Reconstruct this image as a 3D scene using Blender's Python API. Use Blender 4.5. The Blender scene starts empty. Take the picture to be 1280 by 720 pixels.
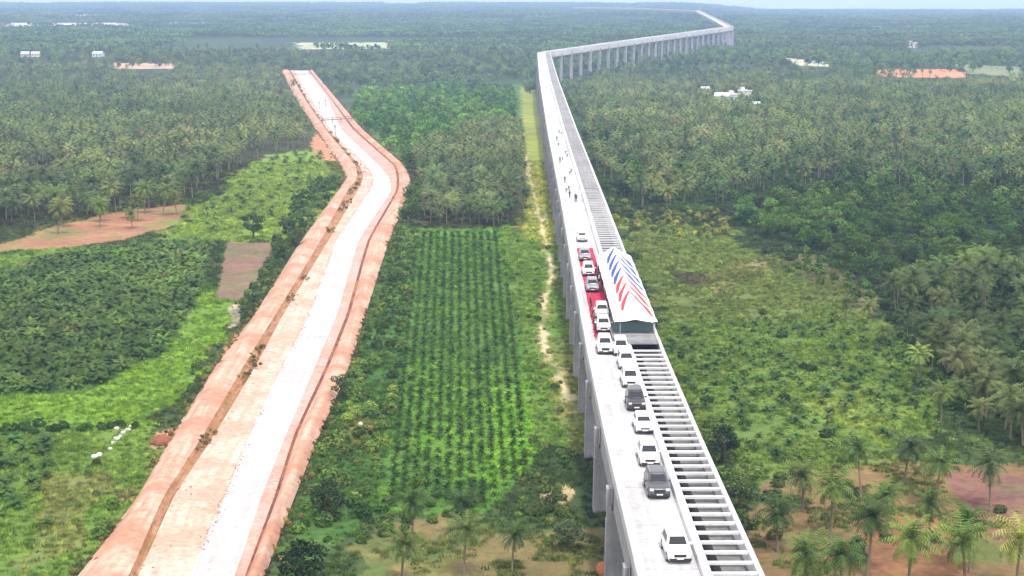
import bpy, bmesh, math, random
import numpy as np
from mathutils import Vector, Matrix

random.seed(7)
rng = np.random.default_rng(7)
SC = bpy.context.scene
COL = SC.collection
R = math.radians

# ------------------------------------------------------------------ camera, sky, sun, exposure
CAM_Z = 51.0                       # metres above the fields under the aqueduct
PITCH = R(10.2)
FPX = 2000.0                       # focal length in pixels of the 1280 wide frame
cam_d = bpy.data.cameras.new('camera')
cam_d.sensor_width = 36.0
cam_d.lens = FPX / 1280 * 36
cam_d.clip_start = 0.5
cam_d.clip_end = 60000
cam = bpy.data.objects.new('camera', cam_d)
COL.objects.link(cam)
cam.location = (0, 0, CAM_Z)
cam.rotation_euler = (R(90) - PITCH, 0, 0)
SC.camera = cam

SUN_EL, SUN_AZ = R(60), R(165)     # azimuth clockwise from +Y: light from behind the camera, a little from the right
world = bpy.data.worlds.new('World')
SC.world = world
world.use_nodes = True
wn = world.node_tree.nodes
wl = world.node_tree.links
bg = wn['Background']
sky = wn.new('ShaderNodeTexSky')
sky.sky_type = 'NISHITA'
sky.sun_disc = False
sky.sun_elevation = SUN_EL
sky.sun_rotation = SUN_AZ
sky.air_density = 1.0
sky.dust_density = 3.0
mixw = wn.new('ShaderNodeMix')
mixw.data_type = 'RGBA'
mixw.inputs[0].default_value = 0.95           # a thin white overcast veil over the blue
wl.new(sky.outputs[0], mixw.inputs[6])
mixw.inputs[7].default_value = (19, 18.6, 19, 1)
wl.new(mixw.outputs[2], bg.inputs['Color'])
bg.inputs['Strength'].default_value = 0.055
sun_d = bpy.data.lights.new('sun', 'SUN')
sun_d.energy = 2.7
sun_d.angle = R(5)
sun_d.color = (1.0, 0.96, 0.9)
sun = bpy.data.objects.new('sun', sun_d)
COL.objects.link(sun)
sun.rotation_euler = (R(90) - SUN_EL, 0, R(180) - SUN_AZ)
SC.view_settings.view_transform = 'Standard'
SC.view_settings.look = 'None'
SC.view_settings.gamma = 1
SC.view_settings.use_curve_mapping = False
SC.view_settings.exposure = 0.65
SC.render.engine = 'CYCLES'
SC.cycles.max_bounces = 6
SC.cycles.diffuse_bounces = 3
SC.cycles.transparent_max_bounces = 8
SC.cycles.volume_bounces = 1
HAZE = 1.9e-4

# ------------------------------------------------------------------ helpers
def tag(o, label=None, cat=None, group=None, kind=None):
    if label: o['label'] = label
    if cat: o['category'] = cat
    if group: o['group'] = group
    if kind: o['kind'] = kind
    return o

def empty(name, loc=(0, 0, 0), rz=0.0):
    o = bpy.data.objects.new(name, None)
    o.empty_display_size = 0.3
    o.location = loc
    o.rotation_euler = (0, 0, rz)
    COL.objects.link(o)
    return o

def mesh_data(name, verts, faces, mats=(), fm=None, smooth=False, sharp=None):
    me = bpy.data.meshes.new(name)
    if isinstance(verts, np.ndarray): verts = verts.tolist()
    if isinstance(faces, np.ndarray): faces = faces.tolist()
    me.from_pydata(verts, [], faces)
    for m in mats: me.materials.append(m)
    if fm is not None: me.polygons.foreach_set('material_index', np.asarray(fm, dtype=np.int32))
    if smooth:
        me.polygons.foreach_set('use_smooth', np.ones(len(me.polygons), dtype=bool))
        if sharp: me.set_sharp_from_angle(angle=R(sharp))
    me.update()
    return me

def link(name, me, parent=None, loc=(0, 0, 0)):
    o = bpy.data.objects.new(name, me)
    COL.objects.link(o)
    o.location = loc
    if parent: o.parent = parent
    return o

class MB:
    """collects shapes for one mesh"""
    def __init__(s): s.v, s.f, s.m = [], [], []
    def add(s, verts, faces, mi=0):
        b = len(s.v)
        s.v += [tuple(p) for p in verts]
        s.f += [tuple(i + b for i in q) for q in faces]
        s.m += [mi] * len(faces)
    def box(s, x0, x1, y0, y1, z0, z1, mi=0):
        s.add([(x0, y0, z0), (x1, y0, z0), (x1, y1, z0), (x0, y1, z0), (x0, y0, z1), (x1, y0, z1), (x1, y1, z1), (x0, y1, z1)],
              [(3, 2, 1, 0), (4, 5, 6, 7), (0, 1, 5, 4), (1, 2, 6, 5), (2, 3, 7, 6), (3, 0, 4, 7)], mi)
    def tube(s, pts, radii, n=6, mi=0, cap=True):
        pts = [Vector(p) for p in pts]
        rings = []
        for i, p in enumerate(pts):
            d = (pts[min(i + 1, len(pts) - 1)] - pts[max(i - 1, 0)]).normalized()
            a = Vector((1, 0, 0)) if abs(d.x) < 0.8 else Vector((0, 1, 0))
            u = d.cross(a).normalized(); w = d.cross(u)
            rings.append([p + (u * math.cos(t) + w * math.sin(t)) * radii[i] for t in [2 * math.pi * k / n for k in range(n)]])
        b = [q for r in rings for q in r]
        f = [(i * n + k, i * n + (k + 1) % n, (i + 1) * n + (k + 1) % n, (i + 1) * n + k) for i in range(len(pts) - 1) for k in range(n)]
        if cap: f += [tuple(range(n))[::-1], tuple((len(pts) - 1) * n + k for k in range(n))]
        s.add(b, f, mi)
    def cyl(s, c, ax, r, h, n=16, mi=0):
        c = Vector(c); ax = Vector(ax)
        s.tube([c - ax * h / 2, c + ax * h / 2], [r, r], n, mi)
    def mesh(s, name, mats, smooth=False, sharp=None):
        return mesh_data(name, s.v, s.f, mats, s.m, smooth, sharp)
    def build(s, name, mats, parent=None, smooth=False, sharp=None):
        return link(name, s.mesh(name, mats if isinstance(mats, (list, tuple)) else [mats], smooth, sharp), parent)

# value noise for shaping things
def _hash(ix, iy, seed):
    h = (ix.astype(np.int64) * 374761393 + iy.astype(np.int64) * 668265263 + seed * 1442695041) & 0x7fffffff
    h = ((h ^ (h >> 13)) * 1274126177) & 0x7fffffff
    return ((h ^ (h >> 16)) & 0xffff) / 65535.0
def vnoise(x, y, seed=0, octaves=3):
    x = np.asarray(x, float); y = np.asarray(y, float)
    t, a, tot = np.zeros_like(x), 1.0, 0.0
    for o in range(octaves):
        ix, iy = np.floor(x), np.floor(y)
        fx, fy = x - ix, y - iy
        fx = fx * fx * (3 - 2 * fx); fy = fy * fy * (3 - 2 * fy)
        v = (_hash(ix, iy, seed + o) * (1 - fx) + _hash(ix + 1, iy, seed + o) * fx) * (1 - fy) + \
            (_hash(ix, iy + 1, seed + o) * (1 - fx) + _hash(ix + 1, iy + 1, seed + o) * fx) * fy
        t += v * a; tot += a; a *= 0.5; x = x * 2.03 + 17.1; y = y * 2.03 + 9.7
    return t / tot

# ------------------------------------------------------------------ the lie of the land
def ground_h(x, y):
    """height of the ground: flat fields, a shallow valley under the aqueduct, rising land towards the horizon"""
    x = np.asarray(x, float); y = np.asarray(y, float)
    D = np.hypot(x, y)
    L = np.interp(D, [0, 600, 1100, 1500, 2000, 3000, 4500, 6000, 7600, 9000], [51, 52, 60, 49, 43, 38, 32, 25, 17, 30])
    Rr = np.interp(D, [0, 600, 1100, 1500, 2500, 4000, 8000, 9000], [51, 52, 56, 49, 45, 46, 48, 52])
    t = np.clip((x / np.maximum(y, 1) - 0.10) / 0.06, 0, 1)
    t = t * t * (3 - 2 * t)
    h = CAM_Z - (L * (1 - t) + Rr * t)
    k = np.clip((D - 1500) / 3000, 0, 1)
    h = h + k * 5 * (vnoise(x / 700, y / 700, 3, 2) - 0.5)
    near = np.clip(1 - D / 1200, 0, 1)
    return h + near * 0.5 * (vnoise(x / 40, y / 40, 5, 2) - 0.5)

def ray(px, py):
    X, Y = (px - 640) / FPX, (py - 360) / FPX
    return np.array([X, math.cos(PITCH) - Y * math.sin(PITCH), -math.sin(PITCH) - Y * math.cos(PITCH)])
def at_plane(px, py, z):
    d = ray(px, py)
    t = (z - CAM_Z) / d[2]
    return np.array([d[0] * t, d[1] * t, z])
TS = np.geomspace(60, 8800, 1500)
def at(px, py, up=0.0):
    """the place on the ground (up metres above it) where the land is seen in that direction"""
    d = ray(px, py)
    p = d[None, :] * TS[:, None]
    g = ground_h(p[:, 0], p[:, 1]) + up - CAM_Z
    below = np.nonzero(p[:, 2] < g)[0]
    if len(below) == 0: i = len(TS) - 1
    else: i = below[0]
    if i > 0:
        a, b = TS[i - 1], TS[i]
        for _ in range(20):
            m = (a + b) / 2; q = d * m
            if q[2] < ground_h(q[0], q[1]) + up - CAM_Z: b = m
            else: a = m
        t = (a + b) / 2
    else: t = TS[0]
    q = d * t
    return np.array([q[0], q[1], float(ground_h(q[0], q[1])) + up])
def poly(*pts): return np.array([at(a, b)[:2] for a, b in pts])
def inside(P, x, y):
    x = np.asarray(x, float); y = np.asarray(y, float)
    r = np.zeros(x.shape, bool)
    m = (x >= P[:, 0].min()) & (x <= P[:, 0].max()) & (y >= P[:, 1].min()) & (y <= P[:, 1].max())
    if not m.any(): return r
    xs, ys = x[m], y[m]; rr = np.zeros(xs.shape, bool)
    n = len(P)
    for i in range(n):
        x0, y0 = P[i]; x1, y1 = P[(i + 1) % n]
        if y0 == y1: continue
        c = ((y0 > ys) != (y1 > ys)) & (xs < (x1 - x0) * (ys - y0) / (y1 - y0) + x0)
        rr ^= c
    r[m] = rr
    return r
def line_dist(P, x, y):
    x = np.asarray(x, float); y = np.asarray(y, float)
    best = np.full(x.shape, 1e9)
    for (x0, y0), (x1, y1) in zip(P[:-1], P[1:]):
        dx, dy = x1 - x0, y1 - y0
        t = np.clip(((x - x0) * dx + (y - y0) * dy) / (dx * dx + dy * dy), 0, 1)
        best = np.minimum(best, np.hypot(x - x0 - t * dx, y - y0 - t * dy))
    return best

# ------------------------------------------------------------------ materials
def nodes(m): return m.node_tree.nodes, m.node_tree.links
def new_mat(name, rough=0.8, spec=0.3):
    m = bpy.data.materials.new(name); m.use_nodes = True
    b = m.node_tree.nodes['Principled BSDF']
    b.inputs['Roughness'].default_value = rough
    b.inputs['Specular IOR Level'].default_value = spec
    return m, b
def plain(name, col, rough=0.5, metal=0.0, spec=0.4):
    m, b = new_mat(name, rough, spec)
    b.inputs['Base Color'].default_value = (*col, 1); b.inputs['Metallic'].default_value = metal
    return m
def noise_node(m, scale, detail=4, vec=None, rough=0.6):
    n, l = nodes(m)
    t = n.new('ShaderNodeTexNoise'); t.inputs['Scale'].default_value = scale; t.inputs['Detail'].default_value = detail
    t.inputs['Roughness'].default_value = rough
    if vec is not None: l.new(vec, t.inputs['Vector'])
    return t
def ramp(m, fac, stops):
    n, l = nodes(m)
    r = n.new('ShaderNodeValToRGB'); l.new(fac, r.inputs[0])
    e = r.color_ramp.elements
    while len(e) < len(stops): e.new(0.5)
    for k, (p, c) in zip(e, stops): k.position = p; k.color = (*c, 1)
    return r
def mixc(m, fac, a, b, mode='MIX'):
    n, l = nodes(m)
    x = n.new('ShaderNodeMix'); x.data_type = 'RGBA'; x.blend_type = mode
    for s, v in ((0, fac), (6, a), (7, b)):
        if isinstance(v, (int, float)): x.inputs[s].default_value = v
        elif isinstance(v, tuple): x.inputs[s].default_value = (*v, 1)
        else: l.new(v, x.inputs[s])
    return x.outputs[2]
def bump(m, b, h, strength, dist):
    n, l = nodes(m)
    x = n.new('ShaderNodeBump'); x.inputs['Strength'].default_value = strength; x.inputs['Distance'].default_value = dist
    l.new(h, x.inputs['Height']); l.new(x.outputs[0], b.inputs['Normal'])
def pos(m): return m.node_tree.nodes.new('ShaderNodeNewGeometry').outputs['Position']

def concrete(name, c0, c1, joints=None, stain=0.5, jf=1.0):
    m, b = new_mat(name, 0.85, 0.25)
    n, l = nodes(m)
    p = pos(m)
    big = noise_node(m, 0.35, 5, p); fine = noise_node(m, 3.0, 4, p)
    base = ramp(m, big.outputs[0], [(0.3, c0), (0.7, c1)]).outputs[0]
    dk = ramp(m, fine.outputs[0], [(0.25, (0.72, 0.71, 0.7)), (0.6, (1, 1, 1))]).outputs[0]
    col = mixc(m, stain, base, dk, 'MULTIPLY')
    # rain streaks running down the faces, and darker pour patches
    mpv = n.new('ShaderNodeMapping'); mpv.inputs['Scale'].default_value = (1.3, 1.3, 0.1); l.new(p, mpv.inputs[0])
    sk = noise_node(m, 1.0, 4, mpv.outputs[0]); pt = noise_node(m, 0.09, 2, p)
    col = mixc(m, stain, col, ramp(m, sk.outputs[0], [(0.36, (0.66, 0.65, 0.64)), (0.56, (1, 1, 1))]).outputs[0], 'MULTIPLY')
    col = mixc(m, 0.6, col, ramp(m, pt.outputs[0], [(0.42, (0.8, 0.8, 0.8)), (0.58, (1.05, 1.05, 1.05))]).outputs[0], 'MULTIPLY')
    if joints:
        a = n.new('ShaderNodeAttribute'); a.attribute_name = 'suv'
        sx = n.new('ShaderNodeSeparateXYZ'); l.new(a.outputs['Vector'], sx.inputs[0])
        mo = n.new('ShaderNodeMath'); mo.operation = 'MODULO'; l.new(sx.outputs[1], mo.inputs[0]); mo.inputs[1].default_value = joints
        lt = n.new('ShaderNodeMath'); lt.operation = 'LESS_THAN'; l.new(mo.outputs[0], lt.inputs[0]); lt.inputs[1].default_value = 0.09
        jm = n.new('ShaderNodeMath'); jm.operation = 'MULTIPLY'; l.new(lt.outputs[0], jm.inputs[0]); jm.inputs[1].default_value = jf
        col = mixc(m, jm.outputs[0], col, (0.22, 0.22, 0.22))
        # long grey streaks where traffic has dirtied the slab
        mp = n.new('ShaderNodeMapping'); mp.inputs['Scale'].default_value = (1.6, 0.03, 1); l.new(a.outputs['Vector'], mp.inputs[0])
        st = noise_node(m, 1.0, 3, mp.outputs[0])
        sr = ramp(m, st.outputs[0], [(0.40, (0.68, 0.68, 0.69)), (0.6, (1, 1, 1))]).outputs[0]
        col = mixc(m, 0.6, col, sr, 'MULTIPLY')
    l.new(col, b.inputs['Base Color'])
    bump(m, b, fine.outputs[0], 0.15, 0.05)
    return m

def earth(name, c0, c1, c2, streak=(1.2, 0.05), bumpd=0.12):
    """bare soil; streaks run along the strip (the suv attribute holds metres across and along)"""
    m, b = new_mat(name, 0.95, 0.1)
    n, l = nodes(m)
    p = pos(m)
    a = n.new('ShaderNodeAttribute'); a.attribute_name = 'suv'
    mp = n.new('ShaderNodeMapping'); mp.inputs['Scale'].default_value = (streak[0], streak[1], 1); l.new(a.outputs['Vector'], mp.inputs[0])
    st = noise_node(m, 1.0, 4, mp.outputs[0]); bl = noise_node(m, 0.12, 5, p); fi = noise_node(m, 1.1, 5, p, 0.7)
    s = ramp(m, st.outputs[0], [(0.35, c0), (0.62, c1)]).outputs[0]
    bb = ramp(m, bl.outputs[0], [(0.44, (0, 0, 0)), (0.58, (1, 1, 1))]).outputs[0]
    c = mixc(m, bb, s, c2)
    f = ramp(m, fi.outputs[0], [(0.3, (0.55, 0.52, 0.5)), (0.6, (1.05, 1.05, 1.05))]).outputs[0]
    c = mixc(m, 0.7, c, f, 'MULTIPLY')
    l.new(c, b.inputs['Base Color'])
    bump(m, b, fi.outputs[0], 0.5, bumpd)
    return m

def leaf_mat(name, rough=0.7, trans=0.22, spec=0.12):
    """leaves; each plant's own tint comes from its 'tint' property, varied a little from plant to plant and from place to place"""
    m, b = new_mat(name, rough, spec)
    n, l = nodes(m)
    a = n.new('ShaderNodeAttribute'); a.attribute_type = 'INSTANCER'; a.attribute_name = 'tint'
    oi = n.new('ShaderNodeObjectInfo')
    r1 = ramp(m, oi.outputs['Random'], [(0.0, (0.5, 0.55, 0.5)), (0.45, (1, 1, 1)), (0.75, (1.45, 1.32, 1.15)), (1.0, (2.0, 1.75, 1.5))]).outputs[0]
    c = mixc(m, 1.0, a.outputs['Color'], r1, 'MULTIPLY')
    p = pos(m)
    f = noise_node(m, 1.3, 3, p)
    fr = ramp(m, f.outputs[0], [(0.3, (0.5, 0.55, 0.5)), (0.68, (1.55, 1.45, 1.25))]).outputs[0]
    c = mixc(m, 0.9, c, fr, 'MULTIPLY')
    l.new(c, b.inputs['Base Color'])
    if trans:
        t = n.new('ShaderNodeBsdfTranslucent'); l.new(c, t.inputs['Color'])
        mx = n.new('ShaderNodeMixShader'); mx.inputs[0].default_value = trans
        l.new(b.outputs[0], mx.inputs[1]); l.new(t.outputs[0], mx.inputs[2])
        l.new(mx.outputs[0], n['Material Output'].inputs['Surface'])
    return m

M = {}
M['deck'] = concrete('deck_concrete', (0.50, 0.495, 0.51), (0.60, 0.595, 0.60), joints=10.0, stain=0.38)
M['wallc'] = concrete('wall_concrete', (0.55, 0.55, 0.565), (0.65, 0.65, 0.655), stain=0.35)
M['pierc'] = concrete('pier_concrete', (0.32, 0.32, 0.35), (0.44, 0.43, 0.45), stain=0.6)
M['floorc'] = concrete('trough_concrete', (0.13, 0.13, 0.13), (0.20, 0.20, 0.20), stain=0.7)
M['slot_shade'] = concrete('slot_shade_concrete', (0.03, 0.03, 0.032), (0.06, 0.06, 0.06), stain=0.6)  # near-black floor colour paints in the shade deep in the trough
M['coverc'] = concrete('cover_concrete', (0.23, 0.23, 0.24), (0.32, 0.32, 0.325), joints=6.0, stain=0.6)
M['lining'] = concrete('lining_concrete', (0.54, 0.49, 0.48), (0.68, 0.63, 0.615), joints=6.0, stain=0.5, jf=0.3)
M['pink'] = earth('pink_earth', (0.44, 0.255, 0.185), (0.60, 0.41, 0.32), (0.45, 0.235, 0.16))
M['gully'] = earth('gully_earth', (0.24, 0.10, 0.055), (0.44, 0.25, 0.15), (0.32, 0.17, 0.08), streak=(1.0, 0.2))
M['tan'] = earth('tan_earth', (0.48, 0.345, 0.275), (0.60, 0.47, 0.39), (0.50, 0.32, 0.245))
M['laven'] = earth('pale_earth', (0.42, 0.31, 0.275), (0.50, 0.36, 0.305), (0.46, 0.28, 0.22))
M['ditch'] = earth('ditch_earth', (0.13, 0.045, 0.028), (0.24, 0.09, 0.055), (0.30, 0.13, 0.08), streak=(1.0, 0.3))
M['leaf'] = leaf_mat('leaf')
M['frond'] = leaf_mat('palm_frond', 0.6, 0.12, spec=0.16)
M['trunk'] = plain('palm_trunk', (0.20, 0.155, 0.115), 0.9)
M['bark'] = plain('bark', (0.12, 0.09, 0.065), 0.9)
M['rock'] = concrete('pale_rock', (0.55, 0.54, 0.5), (0.75, 0.74, 0.7))
M['clod'] = plain('dark_clod', (0.20, 0.11, 0.08), 0.95)

# ------------------------------------------------------------------ aqueduct path (centre line)
def P3(px, py, h): return at_plane(px, py, CAM_Z - h)
ctrl = [P3(861, 683, 41), P3(819, 560, 41), P3(781, 440, 41), P3(728, 250, 40.4), P3(703, 165, 39.4), P3(686, 100, 38), P3(679.5, 66, 37)]
d0 = ctrl[0] - ctrl[1]; d0[2] = 0; d0 /= np.linalg.norm(d0)
ctrl = [ctrl[0] + d0 * 75] + ctrl
leg2 = [P3(800, 49, 32), P3(912, 34, 27)]
leg3 = [P3(893, 24, 24), P3(872, 13.5, 18.5)]
leg4 = [P3(800, 10.5, 16.5), P3(716, 9, 15)]
ctrl = np.array(ctrl + leg2 + leg3 + leg4)
def resample(c, step):
    out = [c[0]]
    for a, b in zip(c[:-1], c[1:]):
        n = max(1, int(np.linalg.norm(b - a) / step))
        for k in range(1, n + 1): out.append(a + (b - a) * k / n)
    return np.array(out)
PATH = resample(ctrl, 5.0)
for _ in range(6):                                         # ease the bends
    PATH[1:-1] = PATH[1:-1] * 0.5 + (PATH[:-2] + PATH[2:]) * 0.25
tang = np.gradient(PATH[:, :2], axis=0); tang /= np.linalg.norm(tang, axis=1)[:, None]
NORM = np.stack([tang[:, 1], -tang[:, 0]], 1)              # to the right of the way ahead
SLEN = np.concatenate([[0], np.cumsum(np.linalg.norm(np.diff(PATH, axis=0), axis=1))])
def on_path(s, u=0.0, z=0.0):
    i = [np.interp(s, SLEN, PATH[:, k]) for k in range(3)]
    n = [np.interp(s, SLEN, NORM[:, k]) for k in range(2)]
    return np.array([i[0] + n[0] * u, i[1] + n[1] * u, i[2] + z])
def heading(s):
    a, b = on_path(s - 1), on_path(s + 1)
    return math.atan2(b[1] - a[1], b[0] - a[0]) - math.pi / 2
def s_of(px, py, z=0.0, u=None):
    """place along and across the deck that is seen in that direction"""
    p = at_plane(px, py, CAM_Z - 40)
    for _ in range(6):
        i = np.argmin(np.hypot(PATH[:, 0] - p[0], PATH[:, 1] - p[1]))
        p = at_plane(px, py, PATH[i, 2] + z)
    i = np.argmin(np.hypot(PATH[:, 0] - p[0], PATH[:, 1] - p[1]))
    d = p[:2] - PATH[i, :2]
    return SLEN[i] + d @ tang[i], d @ NORM[i]
AQ = PATH[:, :2]

# ------------------------------------------------------------------ the earth canal's lines (from its left edge to its right edge)
ST = {  # row: the eight long lines of the works, left to right
 800: (22, 98, 114, 188, 254, 276, 279, 300), 720: (97, 160, 172, 236, 293, 306, 309, 331), 620: (172, 205, 218, 281, 327, 343, 347, 369), 540: (218, 256, 270, 314, 359, 369, 373, 401),
 460: (268, 303, 318, 352, 393, 406, 410, 436), 390: (320, 346, 356, 388, 422, 434, 438, 458), 300: (377, 401, 411, 421, 449, 460, 463, 487),
 240: (421, 433, 446, 461, 488, 494, 497, 512), 222: (432, 446, 454, 466, 486, 496, 499, 513), 205: (424, 443, 448, 455, 472, 490, 493, 503), 160: (393, 406, 408, 411, 426, 440, 443, 452), 120: (367, 379, 381, 386, 408, 411, 412, 418), 88: (352, 361, 363, 367, 384, 386, 387, 391)}
HT = (0.06, 0.9, 0.45, 0.3, 0.35, 0.4, 0.3, 0.08)
rows = sorted(ST, reverse=True)
LINES = []
for k in range(8):
    c = np.array([at(ST[r][k], r, HT[k]) for r in rows])
    LINES.append(c)
def dense(c, n=36):
    """smooth run through the stations, each span cut into n"""
    out = []
    m = len(c)
    for i in range(m - 1):
        p0, p1, p2, p3 = c[max(i - 1, 0)], c[i], c[i + 1], c[min(i + 2, m - 1)]
        m1 = (p2 - p0) * 0.22; m2 = (p3 - p1) * 0.22
        d = np.linalg.norm(p2 - p1)
        for v, q in ((m1, 1), (m2, 1)):
            L = np.linalg.norm(v)
            if L > d: v *= d / L
        for t in np.linspace(0, 1, n, endpoint=False):
            a, b = t * t * (3 - 2 * t), 0
            h1 = 2 * t**3 - 3 * t**2 + 1; h2 = t**3 - 2 * t**2 + t; h3 = -2 * t**3 + 3 * t**2; h4 = t**3 - t**2
            out.append(h1 * p1 + h2 * m1 + h3 * p2 + h4 * m2)
    out.append(c[-1])
    return np.array(out)
DL = [dense(c) for c in LINES]
CANAL = np.concatenate([DL[0][:, :2], DL[7][::-1, :2]])

# ------------------------------------------------------------------ the ground: what grows or lies bare where, and one painted shadow
COVER = [   # (outline, colour, ragged edge in metres, patchiness)
 (poly((-200, 84), (352, 84), (372, 130), (395, 182), (330, 200), (238, 258), (100, 282), (-200, 310)), (0.06, 0.07, 0.032), 3, .4),
 (poly((-200, 330), (0, 306), (60, 285), (150, 264), (240, 254), (222, 282), (150, 302), (80, 311), (0, 316), (-200, 345)), (0.30, 0.155, 0.095), 3, .6),
 (poly((240, 268), (330, 194), (400, 186), (430, 224), (408, 266), (360, 302), (270, 302), (200, 300)), (0.21, 0.31, 0.06), 5, .3),
 (poly((-200, 342), (80, 309), (120, 309), (0, 352), (-200, 410)), (0.145, 0.26, 0.045), 3, .2),
 (poly((-200, 400), (60, 318), (268, 298), (250, 372), (210, 440), (120, 492), (-200, 520)), (0.085, 0.155, 0.034), 3, .35),
 (poly((262, 360), (300, 378), (285, 400), (245, 470), (190, 532), (-200, 540), (-200, 505), (120, 488), (205, 436)), (0.165, 0.30, 0.04), 2.5, .25),
 (poly((-200, 545), (180, 533), (225, 545), (170, 640), (95, 720), (40, 800), (-250, 800)), (0.15, 0.25, 0.05), 1.5, .35),
 (poly((60, 600), (140, 590), (90, 690), (20, 720)), (0.20, 0.23, 0.075), 2, .4),
 (poly((284, 303), (346, 303), (322, 352), (302, 376), (268, 373)), (0.19, 0.12, 0.095), .5, .3),
 (poly((195, 540), (222, 534), (226, 548), (200, 562), (188, 560)), (0.45, 0.24, 0.15), .5, .2),
 (poly((140, 614), (166, 611), (163, 624), (146, 625)), (0.42, 0.24, 0.15), .5, .3),
 (poly((286, 385), (300, 378), (298, 405), (288, 412)), (0.55, 0.42, 0.3), .4, .2),
 (poly((285, 418), (330, 392), (330, 410), (290, 452), (278, 450)), (0.42, 0.2, 0.12), .6, .3),
 (poly((395, 165), (420, 195), (436, 232), (424, 236), (408, 208), (388, 182)), (0.45, 0.21, 0.13), 1.0, .3),
 # between the canal and the aqueduct
 (poly((440, 112), (655, 105), (660, 200), (520, 215), (470, 170)), (0.085, 0.18, 0.045), 4, .4),
 (poly((515, 190), (652, 190), (662, 268), (625, 292), (515, 288)), (0.06, 0.07, 0.035), 2, .4),
 (poly((500, 285), (528, 285), (505, 470), (470, 640), (330, 760), (370, 640), (430, 480), (470, 330)), (0.075, 0.165, 0.04), 2, .4),
 (poly((512, 286), (632, 286), (645, 400), (662, 480), (664, 590), (605, 645), (470, 640), (500, 470)), (0.10, 0.225, 0.036), 1, .25),
 (poly((505, 440), (655, 450), (664, 590), (610, 612), (520, 560)), (0.13, 0.285, 0.032), 2, .25),
 (poly((612, 488), (660, 478), (664, 586), (612, 604)), (0.16, 0.36, 0.02), 1.2, .2),
 (poly((630, 282), (706, 282), (730, 430), (745, 560), (662, 560), (660, 470), (645, 390)), (0.16, 0.275, 0.055), 2, .35),
 (poly((690, 420), (736, 420), (752, 580), (700, 560)), (0.22, 0.27, 0.08), 2, .4),
 (poly((650, 108), (669, 108), (692, 262), (702, 305), (655, 300), (656, 200)), (0.33, 0.38, 0.08), 1.5, .3),
 (poly((640, 210), (655, 205), (655, 285), (645, 290)), (0.30, 0.15, 0.08), 1, .4),
 (poly((470, 655), (560, 640), (650, 676), (775, 655), (790, 790), (420, 800), (440, 720)), (0.16, 0.135, 0.06), 3, .7),
 (poly((672, 622), (700, 608), (722, 614), (700, 634)), (0.42, 0.34, 0.2), .8, .3),
 (poly((428, 522), (448, 516), (464, 530), (462, 552), (440, 556)), (0.26, 0.17, 0.09), .6, .3),
 # right of the aqueduct
 (poly((700, 98), (1400, 98), (1400, 300), (1000, 300), (790, 300), (745, 240)), (0.045, 0.08, 0.03), 6, .4),
 (poly((770, 280), (905, 285), (965, 330), (1095, 385), (1070, 430), (900, 410), (830, 440), (805, 385)), (0.165, 0.23, 0.066), 7, .3),
 (poly((835, 338), (890, 342), (892, 356), (850, 358)), (0.10, 0.10, 0.06), 1, .3),  # dark patch: a shadow painted into the clearing's ground colour
 (poly((960, 322), (1015, 320), (1105, 375), (1095, 398)), (0.13, 0.115, 0.085), 2, .3),
 (poly((880, 345), (960, 318), (985, 330), (900, 372)), (0.26, 0.24, 0.12), 1.5, .5),
 (poly((815, 410), (1065, 395), (1160, 430), (1190, 560), (1000, 590), (930, 640), (880, 560)), (0.145, 0.23, 0.048), 9, .4),
 (poly((1030, 470), (1090, 480), (1120, 560), (1060, 560)), (0.215, 0.29, 0.058), 9, .35),
 (poly((950, 600), (1100, 575), (1300, 585), (1420, 800), (960, 800), (920, 690)), (0.20, 0.135, 0.065), 2.5, .6),
 (poly((1080, 650), (1200, 640), (1240, 760), (1060, 760)), (0.25, 0.125, 0.065), 2.5, .5),
 (poly((1175, 588), (1300, 596), (1310, 668), (1238, 672)), (0.20, 0.10, 0.085), 1.0, .25),
 (poly((1085, 86.5), (1190, 86.5), (1208, 91), (1207, 97), (1105, 96.5)), (0.60, 0.26, 0.15), 4, .35),
 (poly((978, 72), (1035, 78), (1040, 84), (1000, 82)), (0.5, 0.5, 0.36), 3, .4),
 (poly((1058, 46), (1090, 46), (1092, 52), (1060, 51)), (0.6, 0.6, 0.5), 5, .3),
 (poly((1190, 80), (1278, 84), (1278, 96), (1210, 92)), (0.3, 0.33, 0.2), 4, .6),
 (poly((141, 78.5), (218, 79.5), (219, 86), (143, 86)), (0.55, 0.36, 0.28), 6, .5),
 (poly((372, 53.5), (506, 53), (505, 60), (372, 62)), (0.48, 0.50, 0.36), 12, .5),
 (poly((-80, 28.5), (158, 28.5), (158, 33.5), (-80, 34)), (0.62, 0.64, 0.66), 14, .4),
 (poly((50, 17.5), (134, 17.5), (134, 20), (50, 20)), (0.62, 0.64, 0.66), 14, .4),
 (poly((205, 26), (270, 26), (270, 29), (205, 29)), (0.4, 0.44, 0.4), 12, .5),
]
CLEAR_FAR = [c[0] for c in COVER[-11:]]
TRACK = np.array([at(*p)[:2] for p in [(657, 190), (663, 225), (672, 262), (682, 300), (689, 335), (684, 368), (676, 395), (682, 430), (697, 470), (722, 516)]])

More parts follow.
